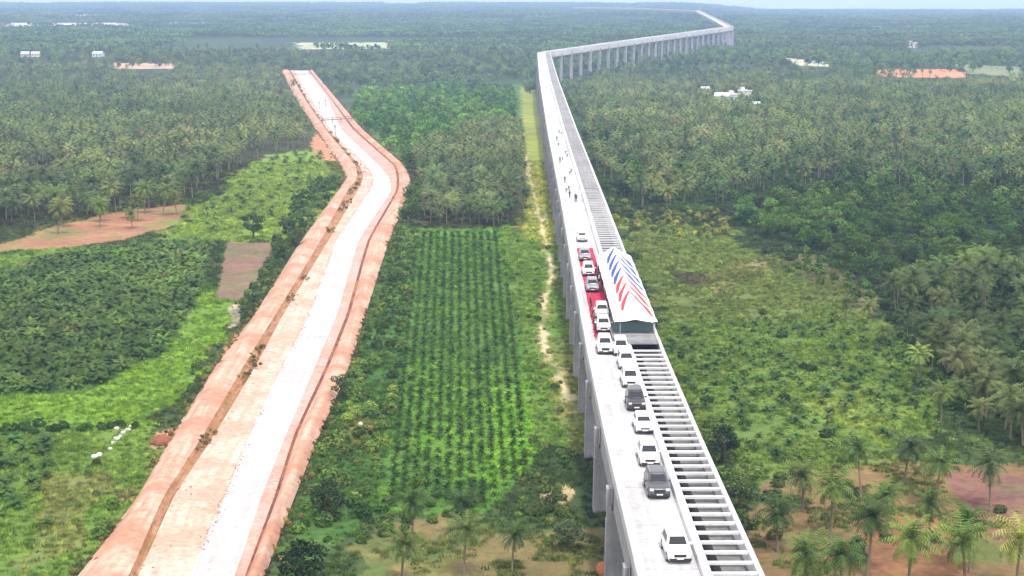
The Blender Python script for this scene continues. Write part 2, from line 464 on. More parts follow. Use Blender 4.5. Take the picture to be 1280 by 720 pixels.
def cover_colour(x, y):
    D = np.hypot(x, y)
    n1 = vnoise(x / 60, y / 60, 11, 3)[:, None]; n2 = vnoise(x / 9, y / 9, 21, 3)[:, None]
    far = np.clip((D - 700) / 1500, 0, 1)[:, None]
    c = np.array([0.06, 0.10, 0.035]) * (0.6 + 0.8 * n1)
    c = c * (1 - far) + far * np.array([0.055, 0.09, 0.05]) * (0.5 + n1)
    wx = vnoise(x / 5, y / 5, 31, 3) - 0.5; wy = vnoise(x / 5, y / 5, 41, 3) - 0.5
    for P, col, edge, patch in COVER:
        k = inside(P, x + wx * edge * 2.2, y + wy * edge * 2.2)
        if not k.any(): continue
        q = np.array(col)[None] * (1 - patch + 2 * patch * (0.5 * n1[k] + 0.5 * n2[k]))
        w = np.clip((n2[k] - 0.50) * 6, 0, 1) * patch                 # tufts of green through the bare parts
        q = q * (1 - w) + w * np.array([0.10, 0.19, 0.045])
        c[k] = q
    d = line_dist(TRACK, x + wx * 3, y + wy * 3)
    k = np.clip((1.0 - d) / 0.7, 0, 1)[:, None] * np.clip(2.2 * n2 - .35, 0, 1)
    c = c * (1 - k) + k * np.array([0.58, 0.47, 0.32])
    g = c[:, 1] > c[:, 0] * 1.05
    c[g] = c[g] * 0.8
    return np.clip(c, 0.01, 0.9)

radii = np.concatenate([[2, 15, 35, 55], np.geomspace(75, 1400, 620), np.geomspace(1412, 9000, 260)])
ang = np.concatenate([np.linspace(-180, -34, 60), np.arange(-30, -21, .5), np.arange(-21, 21.001, 0.085), np.arange(21.5, 30.1, .5), np.linspace(34, 180, 60)[:-1]])
A, RR = np.meshgrid(np.radians(ang), radii)
gx, gy = (RR * np.sin(A)).ravel(), (RR * np.cos(A)).ravel()
gz = ground_h(gx, gy)
# the works of the canal are dug a little into the sheet, so keep it under them
kc = inside(CANAL, gx, gy)
gz[kc] -= 0.45
na, nr = len(ang), len(radii)
I = np.arange(na * nr).reshape(nr, na)
I2 = np.concatenate([I, I[:, :1]], 1)
quads = np.stack([I2[:-1, :-1], I2[:-1, 1:], I2[1:, 1:], I2[1:, :-1]], -1).reshape(-1, 4)[:, ::-1]
gm = bpy.data.meshes.new('ground')
gm.vertices.add(len(gx)); gm.vertices.foreach_set('co', np.stack([gx, gy, gz], 1).ravel())
gm.loops.add(quads.size); gm.loops.foreach_set('vertex_index', quads.ravel().astype(np.int32))
gm.polygons.add(len(quads)); gm.polygons.foreach_set('loop_start', np.arange(0, quads.size, 4, dtype=np.int32))
gm.update(calc_edges=True)
gm.polygons.foreach_set('use_smooth', np.ones(len(quads), dtype=bool))
ca = gm.color_attributes.new('cover', 'FLOAT_COLOR', 'POINT')
cc = np.ones((len(gx), 4)); cc[:, :3] = cover_colour(gx, gy)
ca.data.foreach_set('color', cc.ravel())
m, b = new_mat('ground_cover', 0.95, 0.1)
n, l = nodes(m)
at_ = n.new('ShaderNodeAttribute'); at_.attribute_name = 'cover'
p = pos(m)
f1 = noise_node(m, 0.9, 6, p, 0.75); f2 = noise_node(m, 0.12, 4, p); f3 = noise_node(m, 0.013, 5, p, 0.7)
c = mixc(m, 0.85, at_.outputs['Color'], ramp(m, f1.outputs[0], [(0.28, (0.45, 0.5, 0.45)), (0.5, (1, 1, 1)), (0.75, (1.4, 1.3, 1.2))]).outputs[0], 'MULTIPLY')
c = mixc(m, 0.6, c, ramp(m, f2.outputs[0], [(0.3, (0.65, 0.7, 0.7)), (0.7, (1.25, 1.15, 1.1))]).outputs[0], 'MULTIPLY')
c = mixc(m, 0.5, c, ramp(m, f3.outputs[0], [(0.35, (0.7, 0.75, 0.8)), (0.65, (1.2, 1.15, 1.0))]).outputs[0], 'MULTIPLY')
l.new(c, b.inputs['Base Color'])
bump(m, b, f1.outputs[0], 0.6, 0.25)
gm.materials.append(m)
tag(link('ground', gm), kind='structure')

# ------------------------------------------------------------------ the canal works: strips of earth and the pale lining
def strip(name, ka, kb, mat, across=6, rut=0.0, crown=0.0, sub=0.0):
    a, b2 = DL[ka], DL[kb]
    V, S = [], []
    run = np.concatenate([[0], np.cumsum(np.linalg.norm(np.diff((a + b2) / 2, axis=0), axis=1))])
    for i in range(len(a)):
        w = np.linalg.norm(b2[i] - a[i])
        for k in range(across + 1):
            t = k / across
            q = a[i] * (1 - t) + b2[i] * t
            e = math.sin(math.pi * t)
            z = q[2] + crown * e + (rut * e * (float(vnoise(q[0] / 1.5, q[1] / 4, 51, 2)) - 0.5) if rut else 0)
            V.append((q[0], q[1], z)); S.append((w * t, run[i], 0))
    n_ = across + 1
    F = [(i * n_ + k, (i + 1) * n_ + k, (i + 1) * n_ + k + 1, i * n_ + k + 1)[::-1] for i in range(len(a) - 1) for k in range(across)]
    me = mesh_data(name, V, F, [mat], smooth=True)
    me.attributes.new('suv', 'FLOAT_VECTOR', 'POINT').data.foreach_set('vector', np.array(S).ravel())
    return tag(link(name, me), kind='structure')
strip('earth_road', 0, 1, M['pink'], 12, rut=0.7, crown=0.75)
strip('eroded_gully', 1, 2, M['gully'], 6, rut=0.7, crown=-0.3)
strip('earth_bench', 2, 3, M['tan'], 12, rut=0.5, crown=0.0)
strip('canal_lining', 3, 4, M['lining'], 6, rut=0.05, crown=-0.12)
strip('canal_berm', 4, 5, M['laven'], 5, rut=0.2, crown=0.1)
strip('drainage_ditch', 5, 6, M['ditch'], 3, rut=0.4, crown=-0.1)
strip('earth_bank', 6, 7, M['pink'], 10, rut=0.6, crown=0.8)

# ------------------------------------------------------------------ the aqueduct
aq = tag(empty('aqueduct', tuple(on_path(75, 0, -10))), 'long pale concrete aqueduct on piers with a roadway and an open trough side by side', 'aqueduct')
AO = Vector(aq.location)
def sweep(name, prof, mat, s0=0.0, s1=None, closed=True, parent=aq):
    """draws a cross-section (u, z) along the path"""
    s1 = SLEN[-1] if s1 is None else s1
    ss = [s0] + [s for s in SLEN if s0 + .5 < s < s1 - .5] + [s1]
    V, S = [], []
    for s in ss:
        for u, z in prof:
            q = on_path(s, u, z); V.append((q[0] - AO.x, q[1] - AO.y, q[2] - AO.z)); S.append((u, s, 0))
    k = len(prof); F = []
    for i in range(len(ss) - 1):
        for j in range(k if closed else k - 1):
            F.append((i * k + j, i * k + (j + 1) % k, (i + 1) * k + (j + 1) % k, (i + 1) * k + j))
    if closed: F += [tuple(range(k))[::-1], tuple((len(ss) - 1) * k + j for j in range(k))]
    me = mesh_data(name, V, F, [mat] if not isinstance(mat, list) else mat)
    me.attributes.new('suv', 'FLOAT_VECTOR', 'POINT').data.foreach_set('vector', np.array(S).ravel())
    return link(name, me, parent)
S_PLAT0 = s_of(830, 437)[0]; S_PLAT1 = s_of(812, 404)[0]
S_BEAM1 = s_of(745, 238)[0]
sweep('road_slab', [(-3.86, -0.35), (0.2, -0.35), (0.2, 0.0), (-3.86, 0.0)], M['deck'])
sweep('parapet', [(-4.53, -0.6), (-3.86, -0.6), (-3.84, 0.38), (-3.9, 0.45), (-4.47, 0.45), (-4.53, 0.38)], M['wallc'])
sweep('dividing_wall', [(0.2, -2.9), (0.84, -2.9), (0.84, 0.5), (0.8, 0.55), (0.24, 0.55), (0.2, 0.5)], M['wallc'])
sweep('outer_wall', [(4.14, -2.9), (4.56, -2.9), (4.56, 0.5), (4.52, 0.55), (4.18, 0.55), (4.14, 0.5)], M['wallc'])
sweep('trough_floor', [(0.843, -2.9), (4.137, -2.9), (4.137, -2.6), (0.843, -2.6)], M['slot_shade'])
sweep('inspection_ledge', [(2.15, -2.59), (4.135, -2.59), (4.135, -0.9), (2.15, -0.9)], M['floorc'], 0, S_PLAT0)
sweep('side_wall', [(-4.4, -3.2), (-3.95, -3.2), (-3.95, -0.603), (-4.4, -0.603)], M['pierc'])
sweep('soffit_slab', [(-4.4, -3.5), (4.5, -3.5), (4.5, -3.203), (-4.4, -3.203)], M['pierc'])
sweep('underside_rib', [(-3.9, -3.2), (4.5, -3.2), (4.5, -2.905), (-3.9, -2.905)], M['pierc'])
sweep('cover_slab', [(0.843, 0.2), (4.137, 0.2), (4.137, 0.42), (0.843, 0.42)], M['coverc'], S_BEAM1, None)
sweep('cover_slab', [(0.843, 0.2), (4.137, 0.2), (4.137, 0.45), (0.843, 0.45)], M['coverc'], S_PLAT0 + 2, S_PLAT1 + 45)
# tie beams over the open trough
def oriented_box(name, s, u0, u1, half, z0, z1, mat, ref, parent):
    q = on_path(s); h = heading(s)
    o = link(name, ref, parent, (q[0] - AO.x, q[1] - AO.y, q[2] - AO.z)); o.rotation_euler = (0, 0, h)
    return o
bm_ = MB(); bm_.box(0.843, 4.137, -0.17, 0.17, 0.3, 0.5)
beam_me = bm_.mesh('tie_beam', [M['wallc']])
s = 14.0
while s < S_PLAT0 - 1.0:
    oriented_box('tie_beam', s, 0, 0, 0, 0, 0, None, beam_me, aq); s += 2.25
s = S_PLAT1 + 47
while s < S_BEAM1 - 1.0:
    oriented_box('tie_beam', s, 0, 0, 0, 0, 0, None, beam_me, aq); s += 2.6
# piers every twenty metres: two columns, a cap beam, a footing
n_p = 0
s = 15.0
while s < SLEN[-1] - 5 and n_p < 99:
    q = on_path(s); h = heading(s)
    g = min(float(ground_h(*on_path(s, u)[:2])) for u in (-4, 0, 4))
    H = q[2] - 3.503 - g
    t = MB()
    zb = -3.503 - H - 0.3
    t.box(-4.95, 4.95, -0.6, 0.6, -3.503 - 1.0, -3.506)                       # cap beam under the soffit
    for u0, u1 in ((-5.0, -4.56), (4.59, 5.0)):                             # cheeks that carry the walls' weight down
        t.box(u0, u1, -0.62, 0.62, -3.5, -1.5)
    for u0, u1 in ((-5.02, -3.5), (3.5, 5.02)):
        zt = -3.503 - 1.003; a = 0.08
        t.add([(u0 - a, -0.72, zb), (u1 + a, -0.72, zb), (u1 + a, 0.72, zb), (u0 - a, 0.72, zb), (u0, -0.65, zt), (u1, -0.65, zt), (u1, 0.65, zt), (u0, 0.65, zt)],
              [(0, 1, 5, 4), (1, 2, 6, 5), (2, 3, 7, 6), (3, 0, 4, 7), (4, 5, 6, 7)])
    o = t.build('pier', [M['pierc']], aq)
    o.location = (q[0] - AO.x, q[1] - AO.y, q[2] - AO.z); o.rotation_euler = (0, 0, h)
    n_p += 1
    s += 20 if q[1] < 1900 else 26

# ------------------------------------------------------------------ vegetation: the plants themselves
def leaf_quads(N, spread, size, seed, flat=0.3):
    """N small leaf clumps inside an uneven blob of unit half-size"""
    r = np.random.default_rng(seed)
    d = r.normal(size=(N * 3, 3)); d /= np.linalg.norm(d, axis=1)[:, None]
    lump = 0.72 + 0.55 * (vnoise(d[:, 0] * 1.7 + 5, d[:, 1] * 1.7 + d[:, 2] * 1.3 + 9, seed, 2) - 0.35)
    rad = lump * r.uniform(0.45, 1.0, len(d)) ** 0.45
    P = d * rad[:, None]
    P = P[P[:, 2] > -0.55][:N] * np.array(spread)
    nrm = P / np.array(spread) + r.normal(size=P.shape) * 0.55; nrm[:, 2] += flat
    nrm /= np.linalg.norm(nrm, axis=1)[:, None]
    t = np.cross(nrm, r.normal(size=P.shape)); t /= np.linalg.norm(t, axis=1)[:, None]
    b = np.cross(nrm, t)
    sz = size * r.uniform(0.6, 1.5, len(P))[:, None]
    q = np.stack([P - t * sz, P - b * sz * 0.55 + nrm * sz * 0.1, P + t * sz, P + b * sz * 0.55 - nrm * sz * 0.15], 1)
    V = q.reshape(-1, 3)
    F = np.arange(len(V)).reshape(-1, 4)
    return V, F

def frond_crown(nf, L, pairs, lw, seed, young=False, droop=1.0):
    r = np.random.default_rng(seed)
    V, F = [], []
    for i in range(nf):
        az = i * 2.399963 + r.uniform(-.25, .25)
        t0 = (i + .5) / nf
        el = R(80) - t0 * R(120 if not young else 75) + r.uniform(-.12, .12)   # upright in the heart, hanging below
        ln = L * r.uniform(.85, 1.1) * (0.75 + .25 * math.sin(math.pi * min(1, t0 + .25)))
        p = np.array([0, 0, 0.0]); K = pairs
        e = el
        pts = [p.copy()]; dirs = []
        for k in range(K):
            dv = np.array([math.cos(az) * math.cos(e), math.sin(az) * math.cos(e), math.sin(e)])
            p = p + dv * ln / K; pts.append(p.copy()); dirs.append(dv)
            e -= (1.5 * droop / K) * (0.35 + 1.2 * k / K)
        side = np.array([-math.sin(az), math.cos(az), 0])
        # midrib
        for k in range(K):
            b0 = len(V); w = 0.05 * (1 - k / K) + 0.012
            V += [pts[k] - side * w, pts[k] + side * w, pts[k + 1] + side * w * .8, pts[k + 1] - side * w * .8]; F.append((b0, b0 + 1, b0 + 2, b0 + 3))
        for k in range(1, K + 1):
            q = pts[k]; dv = dirs[min(k, K - 1)]; f = k / K
            ll = ln * 0.34 * (math.sin(math.pi * (0.12 + 0.8 * f)) ** .7) * r.uniform(.8, 1.15)
            for sg in (-1, 1):
                tip = q + side * sg * ll * .8 + dv * ll * .42 + np.array([0, 0, -ll * r.uniform(.25, .6)])
                w = dv * lw
                b0 = len(V); V += [q - w, q + w, tip]; F.append((b0, b0 + 1, b0 + 2) if sg < 0 else (b0, b0 + 2, b0 + 1))
    return np.array(V), F

def trunk_mb(h, lean, r0, r1, n=6, bend=0.3):
    t = MB()
    pts = [(lean * (k / 6) ** 1.6, bend * math.sin(k / 6 * 2.2) * .4, h * k / 6) for k in range(7)]
    t.tube([(0, 0, -.4)] + pts, [r0 * 1.35] + [r0 * 1.25] + [r0 + (r1 - r0) * k / 6 for k in range(1, 7)], n)
    return t, pts[-1]

PALM = []          # (trunk mesh, crown mesh, top of the trunk)
for k, (h, lean, nf) in enumerate([(5.6, .5, 24), (5.0, -.7, 26), (6.3, .9, 22), (4.4, .2, 26), (5.9, -.3, 23)]):
    t, top = trunk_mb(h, lean, .16, .11)
    tm = t.mesh('trunk', [M['trunk']], True)
    V, F = frond_crown(nf + 8, 3.3, 11, .085, 40 + k)
    nb = len(V)
    mbx = MB(); mbx.add((V + np.array(top)).tolist(), F)
    cm = mbx.mesh('crown', [M['frond']])
    PALM.append((tm, cm))
def joined(name, a, b):
    me = mesh_data(name, np.concatenate([a[0], b[0]]), [tuple(f) for f in a[1]] + [tuple(i + len(a[0]) for i in f) for f in b[1]], [a[2], b[2]], [0] * len(a[1]) + [1] * len(b[1]))
    return bpy.data.objects.new(name, me)
FARPALM = []
for k, (h, lean) in enumerate([(5.6, .4), (6.4, -.4), (4.8, .2), (6.0, .7)]):
    t, top = trunk_mb(h, lean, .17, .12, 4)
    V, F = frond_crown(17, 3.0, 6, .17, 80 + k)
    FARPALM.append(joined('far_palm_kind', (np.array(t.v), t.f, M['trunk']), (V + np.array(top), F, M['frond'])))
YOUNG = []
for k in range(4):
    V, F = frond_crown(13, 1.9, 6, .16, 120 + k, young=True, droop=1.2)
    V = V + np.array([0, 0, .45])
    t = MB(); t.tube([(0, 0, -.2), (0, 0, .5)], [.12, .09], 5)
    YOUNG.append(joined('young_palm_kind', (np.array(t.v), t.f, M['trunk']), (V, F, M['frond'])))
CROP = []
for k in range(3):
    V, F = frond_crown(8, 0.95, 4, .13, 140 + k, young=True, droop=1.5)
    V = V + np.array([0, 0, .25])
    t = MB(); t.tube([(0, 0, -.1), (0, 0, .3)], [.06, .05], 4)
    CROP.append(joined('crop_kind', (np.array(t.v), t.f, M['trunk']), (V, F, M['leaf'])))
SHRUB = []
for k in range(5):
    V, F = leaf_quads(330, (1.25, 1.05, .95), .17, 160 + k)
    SHRUB.append(mesh_data('shrub', V + np.array([0, 0, .55]), F, [M['leaf']]))
SHRUBLOD = [bpy.data.objects.new('shrub_kind', mesh_data('shrub_kind', *(lambda q: (q[0] + np.array([0, 0, .5]), q[1]))(leaf_quads(120, (1.25, 1.05, .95), .27, 170 + k)), [M['leaf']])) for k in range(3)]
TREE = []
def limb_trunk(seed, h):
    r = random.Random(seed); t = MB()
    t.tube([(0, 0, -.4), (.05, .02, h * .3), (.1, -.05, h * .62)], [.26, .2, .14], 7)
    for a in range(5):
        z = h * r.uniform(.35, .6); az = a * 1.256 + r.uniform(-.3, .3); L = h * r.uniform(.28, .4)
        t.tube([(.08, 0, z), (math.cos(az) * L * .5, math.sin(az) * L * .5, z + L * .45), (math.cos(az) * L, math.sin(az) * L, z + L * .8)], [.11, .07, .03], 5)
    return t
for k in range(4):
    h = 6.0
    t = limb_trunk(200 + k, h)
    r = np.random.default_rng(210 + k)
    Vs, Fs, nb = [], [], 0
    for c in range(12):
        az = c * 2.4; rr = 0 if c == 0 else r.uniform(.9, 2.0)
        ctr = np.array([math.cos(az) * rr, math.sin(az) * rr, h * r.uniform(.36, .8) if c else h * .88])
        V, F = leaf_quads(115, np.array([1.25, 1.25, .95]) * r.uniform(.75, 1.15), .2, 230 + 10 * k + c)
        Vs.append(V + ctr); Fs.append(F + nb); nb += len(V)
    V, F = np.concatenate(Vs), np.concatenate(Fs)
    TREE.append((t.mesh('trunk', [M['bark']], True), mesh_data('crown', V, F, [M['leaf']]), V, F, t))
TREELOD = []
for k in range(4):
    h = 5.5; t = MB(); t.tube([(0, 0, -.4), (.1, 0, h * .6)], [.25, .12], 4)
    r = np.random.default_rng(310 + k); Vs, Fs, nb = [], [], 0
    for c in range(8):
        az = c * 2.4; rr = 0 if c == 0 else r.uniform(.8, 1.9)
        V, F = leaf_quads(34, np.array([1.4, 1.4, 1.15]) * r.uniform(.8, 1.2), .42, 330 + 10 * k + c)
        Vs.append(V + np.array([math.cos(az) * rr, math.sin(az) * rr, h * r.uniform(.3, .85)])); Fs.append(F + nb); nb += len(V)
    TREELOD.append(joined('tree_kind', (np.array(t.v), t.f, M['bark']), (np.concatenate(Vs), np.concatenate(Fs).tolist(), M['leaf'])))
# a piece of far wood, about forty metres across
WOOD = []
for k in range(4):
    r = np.random.default_rng(400 + k); Vs, Fs, nb = [], [], 0
    for c in range(26):
        V, F = leaf_quads(22, np.array([2.6, 2.6, 2.4]) * r.uniform(.7, 1.3), .95, 420 + 40 * k + c)
        Vs.append(V + np.array([r.uniform(-20, 20), r.uniform(-20, 20), r.uniform(2.5, 5.0)])); Fs.append(F + nb); nb += len(V)
    WOOD.append(bpy.data.objects.new('wood_kind', mesh_data('wood_kind', np.concatenate(Vs), np.concatenate(Fs), [M['leaf']])))
TUFT = []
for k in range(3):
    r = np.random.default_rng(500 + k); V, F = [], []
    for c in range(26):
        a = r.uniform(0, 6.28); q = r.uniform(0, .5); x, y = math.cos(a) * q, math.sin(a) * q
        hh = r.uniform(.2, .55); dx, dy = r.normal(0, .18, 2); w = .05
        b0 = len(V); V += [(x - w, y, 0), (x + w, y, 0), (x + dx, y + dy, hh)]; F.append((b0, b0 + 1, b0 + 2))
    TUFT.append(bpy.data.objects.new('tuft_kind', mesh_data('tuft_kind', np.array(V), F, [M['leaf']])))
CLOD = []
for k in range(3):
    b_ = bmesh.new(); bmesh.ops.create_icosphere(b_, subdivisions=1, radius=.3)
    for v in b_.verts: v.co *= random.uniform(.7, 1.25); v.co.z *= .6
    me = bpy.data.meshes.new('clod_kind'); b_.to_mesh(me); me.materials.append(M['clod']); CLOD.append(bpy.data.objects.new('clod_kind', me))

def scatter(name, P, rot, scl, tint, sources, label):
    """one mass of growth: a point for every plant, instanced from the given kinds"""
    N = len(P)
    me = bpy.data.meshes.new(name); me.vertices.add(N); me.vertices.foreach_set('co', np.asarray(P, float).ravel())
    r = np.random.default_rng(len(name) + N)
    me.attributes.new('rot', 'FLOAT', 'POINT').data.foreach_set('value', np.asarray(rot, float))
    me.attributes.new('scl', 'FLOAT', 'POINT').data.foreach_set('value', np.asarray(scl, float))
    me.attributes.new('pick', 'INT', 'POINT').data.foreach_set('value', r.integers(0, len(sources), N).astype(np.int32))
    me.attributes.new('tint', 'FLOAT_COLOR', 'POINT').data.foreach_set('color', np.concatenate([tint, np.ones((N, 1))], 1).ravel())
    o = link(name, me)
    g = bpy.data.node_groups.new(name, 'GeometryNodeTree')
    g.interface.new_socket('Geometry', in_out='INPUT', socket_type='NodeSocketGeometry')
    g.interface.new_socket('Geometry', in_out='OUTPUT', socket_type='NodeSocketGeometry')
    n, L = g.nodes, g.links.new
    gi, go = n.new('NodeGroupInput'), n.new('NodeGroupOutput')
    ip = n.new('GeometryNodeInstanceOnPoints'); jn = n.new('GeometryNodeJoinGeometry')
    for s_ in reversed(sources):
        oi = n.new('GeometryNodeObjectInfo'); oi.inputs[0].default_value = s_
        oi.inputs['As Instance'].default_value = True
        L(oi.outputs['Geometry'], jn.inputs[0])
    def attr(nm, ty):
        a = n.new('GeometryNodeInputNamedAttribute'); a.data_type = ty; a.inputs[0].default_value = nm; return a.outputs[0]
    cx = n.new('ShaderNodeCombineXYZ'); L(attr('rot', 'FLOAT'), cx.inputs[2])
    L(gi.outputs[0], ip.inputs['Points']); L(jn.outputs[0], ip.inputs['Instance'])
    ip.inputs['Pick Instance'].default_value = True
    L(attr('pick', 'INT'), ip.inputs['Instance Index']); L(cx.outputs[0], ip.inputs['Rotation']); L(attr('scl', 'FLOAT'), ip.inputs['Scale'])
    L(ip.outputs[0], go.inputs[0])
    o.modifiers.new('plants', 'NODES').node_group = g
    tag(o, label, name.replace('_', ' '), kind='stuff')
    return o

# ------------------------------------------------------------------ where they grow
HOUSES = [tuple(at(*p)[:2]) for p in [(881, 117), (903, 127), (918, 126), (931, 123), (945, 136), (1140, 60), (32, 71), (45, 71), (123, 71)]]
def before_clearing(x, y):
    k = np.zeros(np.shape(x), bool)
    for P in CLEAR_FAR:
        for f in (1.0, 1.025, 1.05, 1.075, 1.1): k |= inside(P, x * f, y * f)
    return k & (vnoise(x / 14, y / 14, 91, 2) < .68)
def keep_off(x, y, road=1.0, canal=0.6):
    k = line_dist(AQ, x, y) > 5.6 + road
    k &= ~before_clearing(x, y)
    for hx, hy in HOUSES: k &= ~((np.abs(x / y - hx / hy) * hy < 6) & (y < hy + 8) & (y > hy * .935))
    k &= ~inside(CANAL, x, y)
    e = np.minimum(line_dist(DL[0][::6, :2], x, y), line_dist(DL[7][::6, :2], x, y))
    return k & (e > canal)
def fill(P, step, jitter=0.42, angle=0.0, seed=0, road=1.0, canal=0.6, thin=0.0, thin_scale=25.0):
    """plants on a jittered grid inside the outline"""
    r = np.random.default_rng(seed + 1000)
    c = P.mean(0); rad = np.abs(P - c).max() * 1.5
    n = int(rad / step) + 1
    a, b2 = np.meshgrid(np.arange(-n, n + 1), np.arange(-n, n + 1))
    a = (a + r.uniform(-jitter, jitter, a.shape)) * step; b2 = (b2 + r.uniform(-jitter, jitter, b2.shape)) * step
    x = c[0] + (a * math.cos(angle) - b2 * math.sin(angle)).ravel(); y = c[1] + (a * math.sin(angle) + b2 * math.cos(angle)).ravel()
    k = inside(P, x, y); x, y = x[k], y[k]
    k = keep_off(x, y, road, canal)
    if thin: k &= vnoise(x / thin_scale, y / thin_scale, seed + 77, 2) + r.uniform(-.25, .25, len(x)) > thin
    return x[k], y[k]
PLANTS = {k: [] for k in ('coconut_palm', 'young_palm', 'crop_plant', 'shrub', 'broadleaf_tree')}
PLOT = {}
def plant(kind, x, y, smin, smax, tint, plot, label, seed=0):
    r = np.random.default_rng(seed + len(x))
    PLOT[plot] = label
    s = r.uniform(smin, smax, len(x)); z = ground_h(x, y)
    n0 = vnoise(x / 22, y / 22, seed + 5, 3); n1_ = vnoise(x / 90, y / 90, seed + 15, 2)
    s = s * (0.8 + 0.4 * n0)
    t = np.array(tint)[None] * np.clip(0.35 + 0.75 * n0 + 0.55 * n1_, .5, 1.6)[:, None] * (1 + (n1_[:, None] - .5) * np.array([.35, 0, .1]))
    t = t * (1 + np.clip(r.normal(0, .07, (len(x), 3)), -.2, .2))
    for i in range(len(x)): PLANTS[kind].append((x[i], y[i], z[i], s[i], r.uniform(0, 6.28), tuple(t[i]), plot))

GREY, MID, DARK, BRIGHT, OLIVE, YEL = (.105, .150, .060), (.080, .140, .032), (.050, .098, .024), (.105, .21, .03), (.125, .165, .042), (.18, .22, .06)
r_ = lambda *p: poly(*p)
# left of the canal
plant('coconut_palm', *fill(r_((-260, 85), (345, 88), (365, 125), (388, 182), (325, 198), (228, 258), (100, 272), (0, 288), (-260, 330)), 5.5, seed=1, thin=.22), .72, 1.05, GREY, 'west grove', 'grey-green coconut palm of the wide grove beyond the bare red strip', 1)
plant('coconut_palm', *fill(r_((40, 282), (235, 255), (215, 282), (60, 300)), 9, seed=2), .7, 1.0, OLIVE, 'red strip palms', 'thin coconut palm standing on the bare red strip of soil', 2)
plant('young_palm', *fill(r_((245, 262), (330, 196), (398, 188), (428, 226), (400, 262), (350, 285), (260, 290)), 5.2, seed=3, thin=.4, thin_scale=12), .6, 1.05, MID, 'meadow palms', 'young palm dotted over the yellow-green meadow beside the canal bend', 3)
plant('shrub', *fill(r_((360, 262), (395, 225), (432, 228), (402, 270), (350, 330), (322, 352), (345, 305)), 3.4, seed=4), .8, 1.5, DARK, 'bend thicket', 'dark green bush in the thicket inside the canal bend', 4)
plant('young_palm', *fill(r_((-140, 372), (0, 348), (64, 322), (262, 301), (246, 370), (206, 438), (118, 488), (-140, 505)), 2.9, seed=5), .8, 1.2, (.060, .112, .026), 'dense plantation', 'dark young palm in the dense plantation beside the bright green strip', 5)
plant('young_palm', *fill(r_((-140, 550), (60, 545), (72, 575), (50, 625), (-20, 690), (-140, 690)), 2.7, seed=6), .5, .9, (.06, .125, .026), 'lower plot', 'young palm in the small plot below the long hedge', 6)
plant('shrub', *fill(r_((-140, 538), (180, 530), (182, 538), (-140, 548)), 1.8, seed=7), .5, .85, DARK, 'field hedge', 'low bush in the hedge dividing the two left fields', 7)
for k, (pa, n) in enumerate([(((302, 378), (348, 318), (372, 300), (352, 330), (308, 402)), 2.0), (((196, 520), (262, 440), (284, 452), (245, 520), (216, 545)), 2.2), (((100, 680), (210, 560), (226, 552), (160, 660), (96, 740), (60, 760)), 2.0)]):
    plant('shrub', *fill(r_(*pa), n * 1.25, seed=8 + k, canal=.2, thin=.34, thin_scale=7), .35, .95, MID, 'canal edge', 'bush on the fields\' edge along the long earth road', 8 + k)
plant('shrub', *fill(r_((70, 590), (150, 570), (165, 600), (110, 650), (50, 700), (20, 690)), 4.5, seed=12, thin=.5, thin_scale=6), .35, .7, MID, 'meadow bushes', 'low tuft-like bush on the rough meadow below the hedge', 12)
plant('broadleaf_tree', *fill(r_((-260, 90), (345, 92), (365, 125), (380, 182), (325, 196), (228, 250), (100, 262), (0, 280), (-260, 320)), 9, seed=33, thin=.56, thin_scale=40), .45, .85, (.07, .14, .035), 'west grove trees', 'leafy tree among the palms of the wide grove beyond the red strip', 33)
# between the works and the aqueduct
plant('broadleaf_tree', *fill(r_((438, 150), (450, 118), (560, 108), (640, 112), (645, 150), (560, 190), (500, 205), (470, 170)), 6.5, seed=13), .6, 1.05, (.10, .21, .045), 'bright wood', 'leafy green tree in the wood right of the canal\'s far reach', 13)
plant('coconut_palm', *fill(r_((518, 196), (600, 160), (652, 165), (660, 262), (622, 284), (530, 282)), 3.9, seed=14), .6, .9, GREY, 'middle grove', 'grey-green coconut palm in the grove at the head of the row crop', 14)
plant('broadleaf_tree', *fill(r_((486, 195), (520, 205), (522, 285), (500, 282), (515, 225)), 5.0, seed=15), .6, 1.0, DARK, 'canal bend trees', 'dark leafy tree on the outer side of the canal bend', 15)
plant('shrub', *fill(r_((500, 288), (525, 290), (505, 420), (498, 500), (470, 600), (400, 700), (340, 770), (372, 640), (418, 520), (452, 440), (480, 340)), 2.2, seed=16, thin=.26, thin_scale=9), .45, 1.15, (.075, .135, .032), 'crop thicket', 'bush in the thicket between the canal bank and the row crop', 16)
plant('shrub', *fill(r_((450, 640), (520, 600), (600, 640), (560, 650), (480, 670), (430, 740)), 2.2, seed=17, thin=.3, thin_scale=6), .5, .95, MID, 'crop foot', 'bush at the lower end of the row crop', 17)
plant('shrub', *fill(r_((655, 560), (735, 520), (752, 640), (765, 700), (690, 690), (640, 660)), 2.3, seed=18, thin=.3, thin_scale=6), .45, .95, (.11, .17, .045), 'pier thicket', 'bush in the scrub at the foot of the nearest piers', 18)
plant('shrub', *fill(r_((662, 470), (735, 430), (745, 530), (665, 560)), 3.4, seed=19, thin=.45, thin_scale=8), .35, .75, (.09, .15, .04), 'verge bushes', 'small bush on the yellow-green verge along the pale footpath', 19)
plant('shrub', *fill(r_((636, 290), (700, 300), (728, 430), (660, 470), (645, 390)), 5, seed=20, thin=.4, thin_scale=8), .3, .7, (.09, .15, .04), 'verge bushes', 'small bush on the yellow-green verge along the pale footpath', 20)
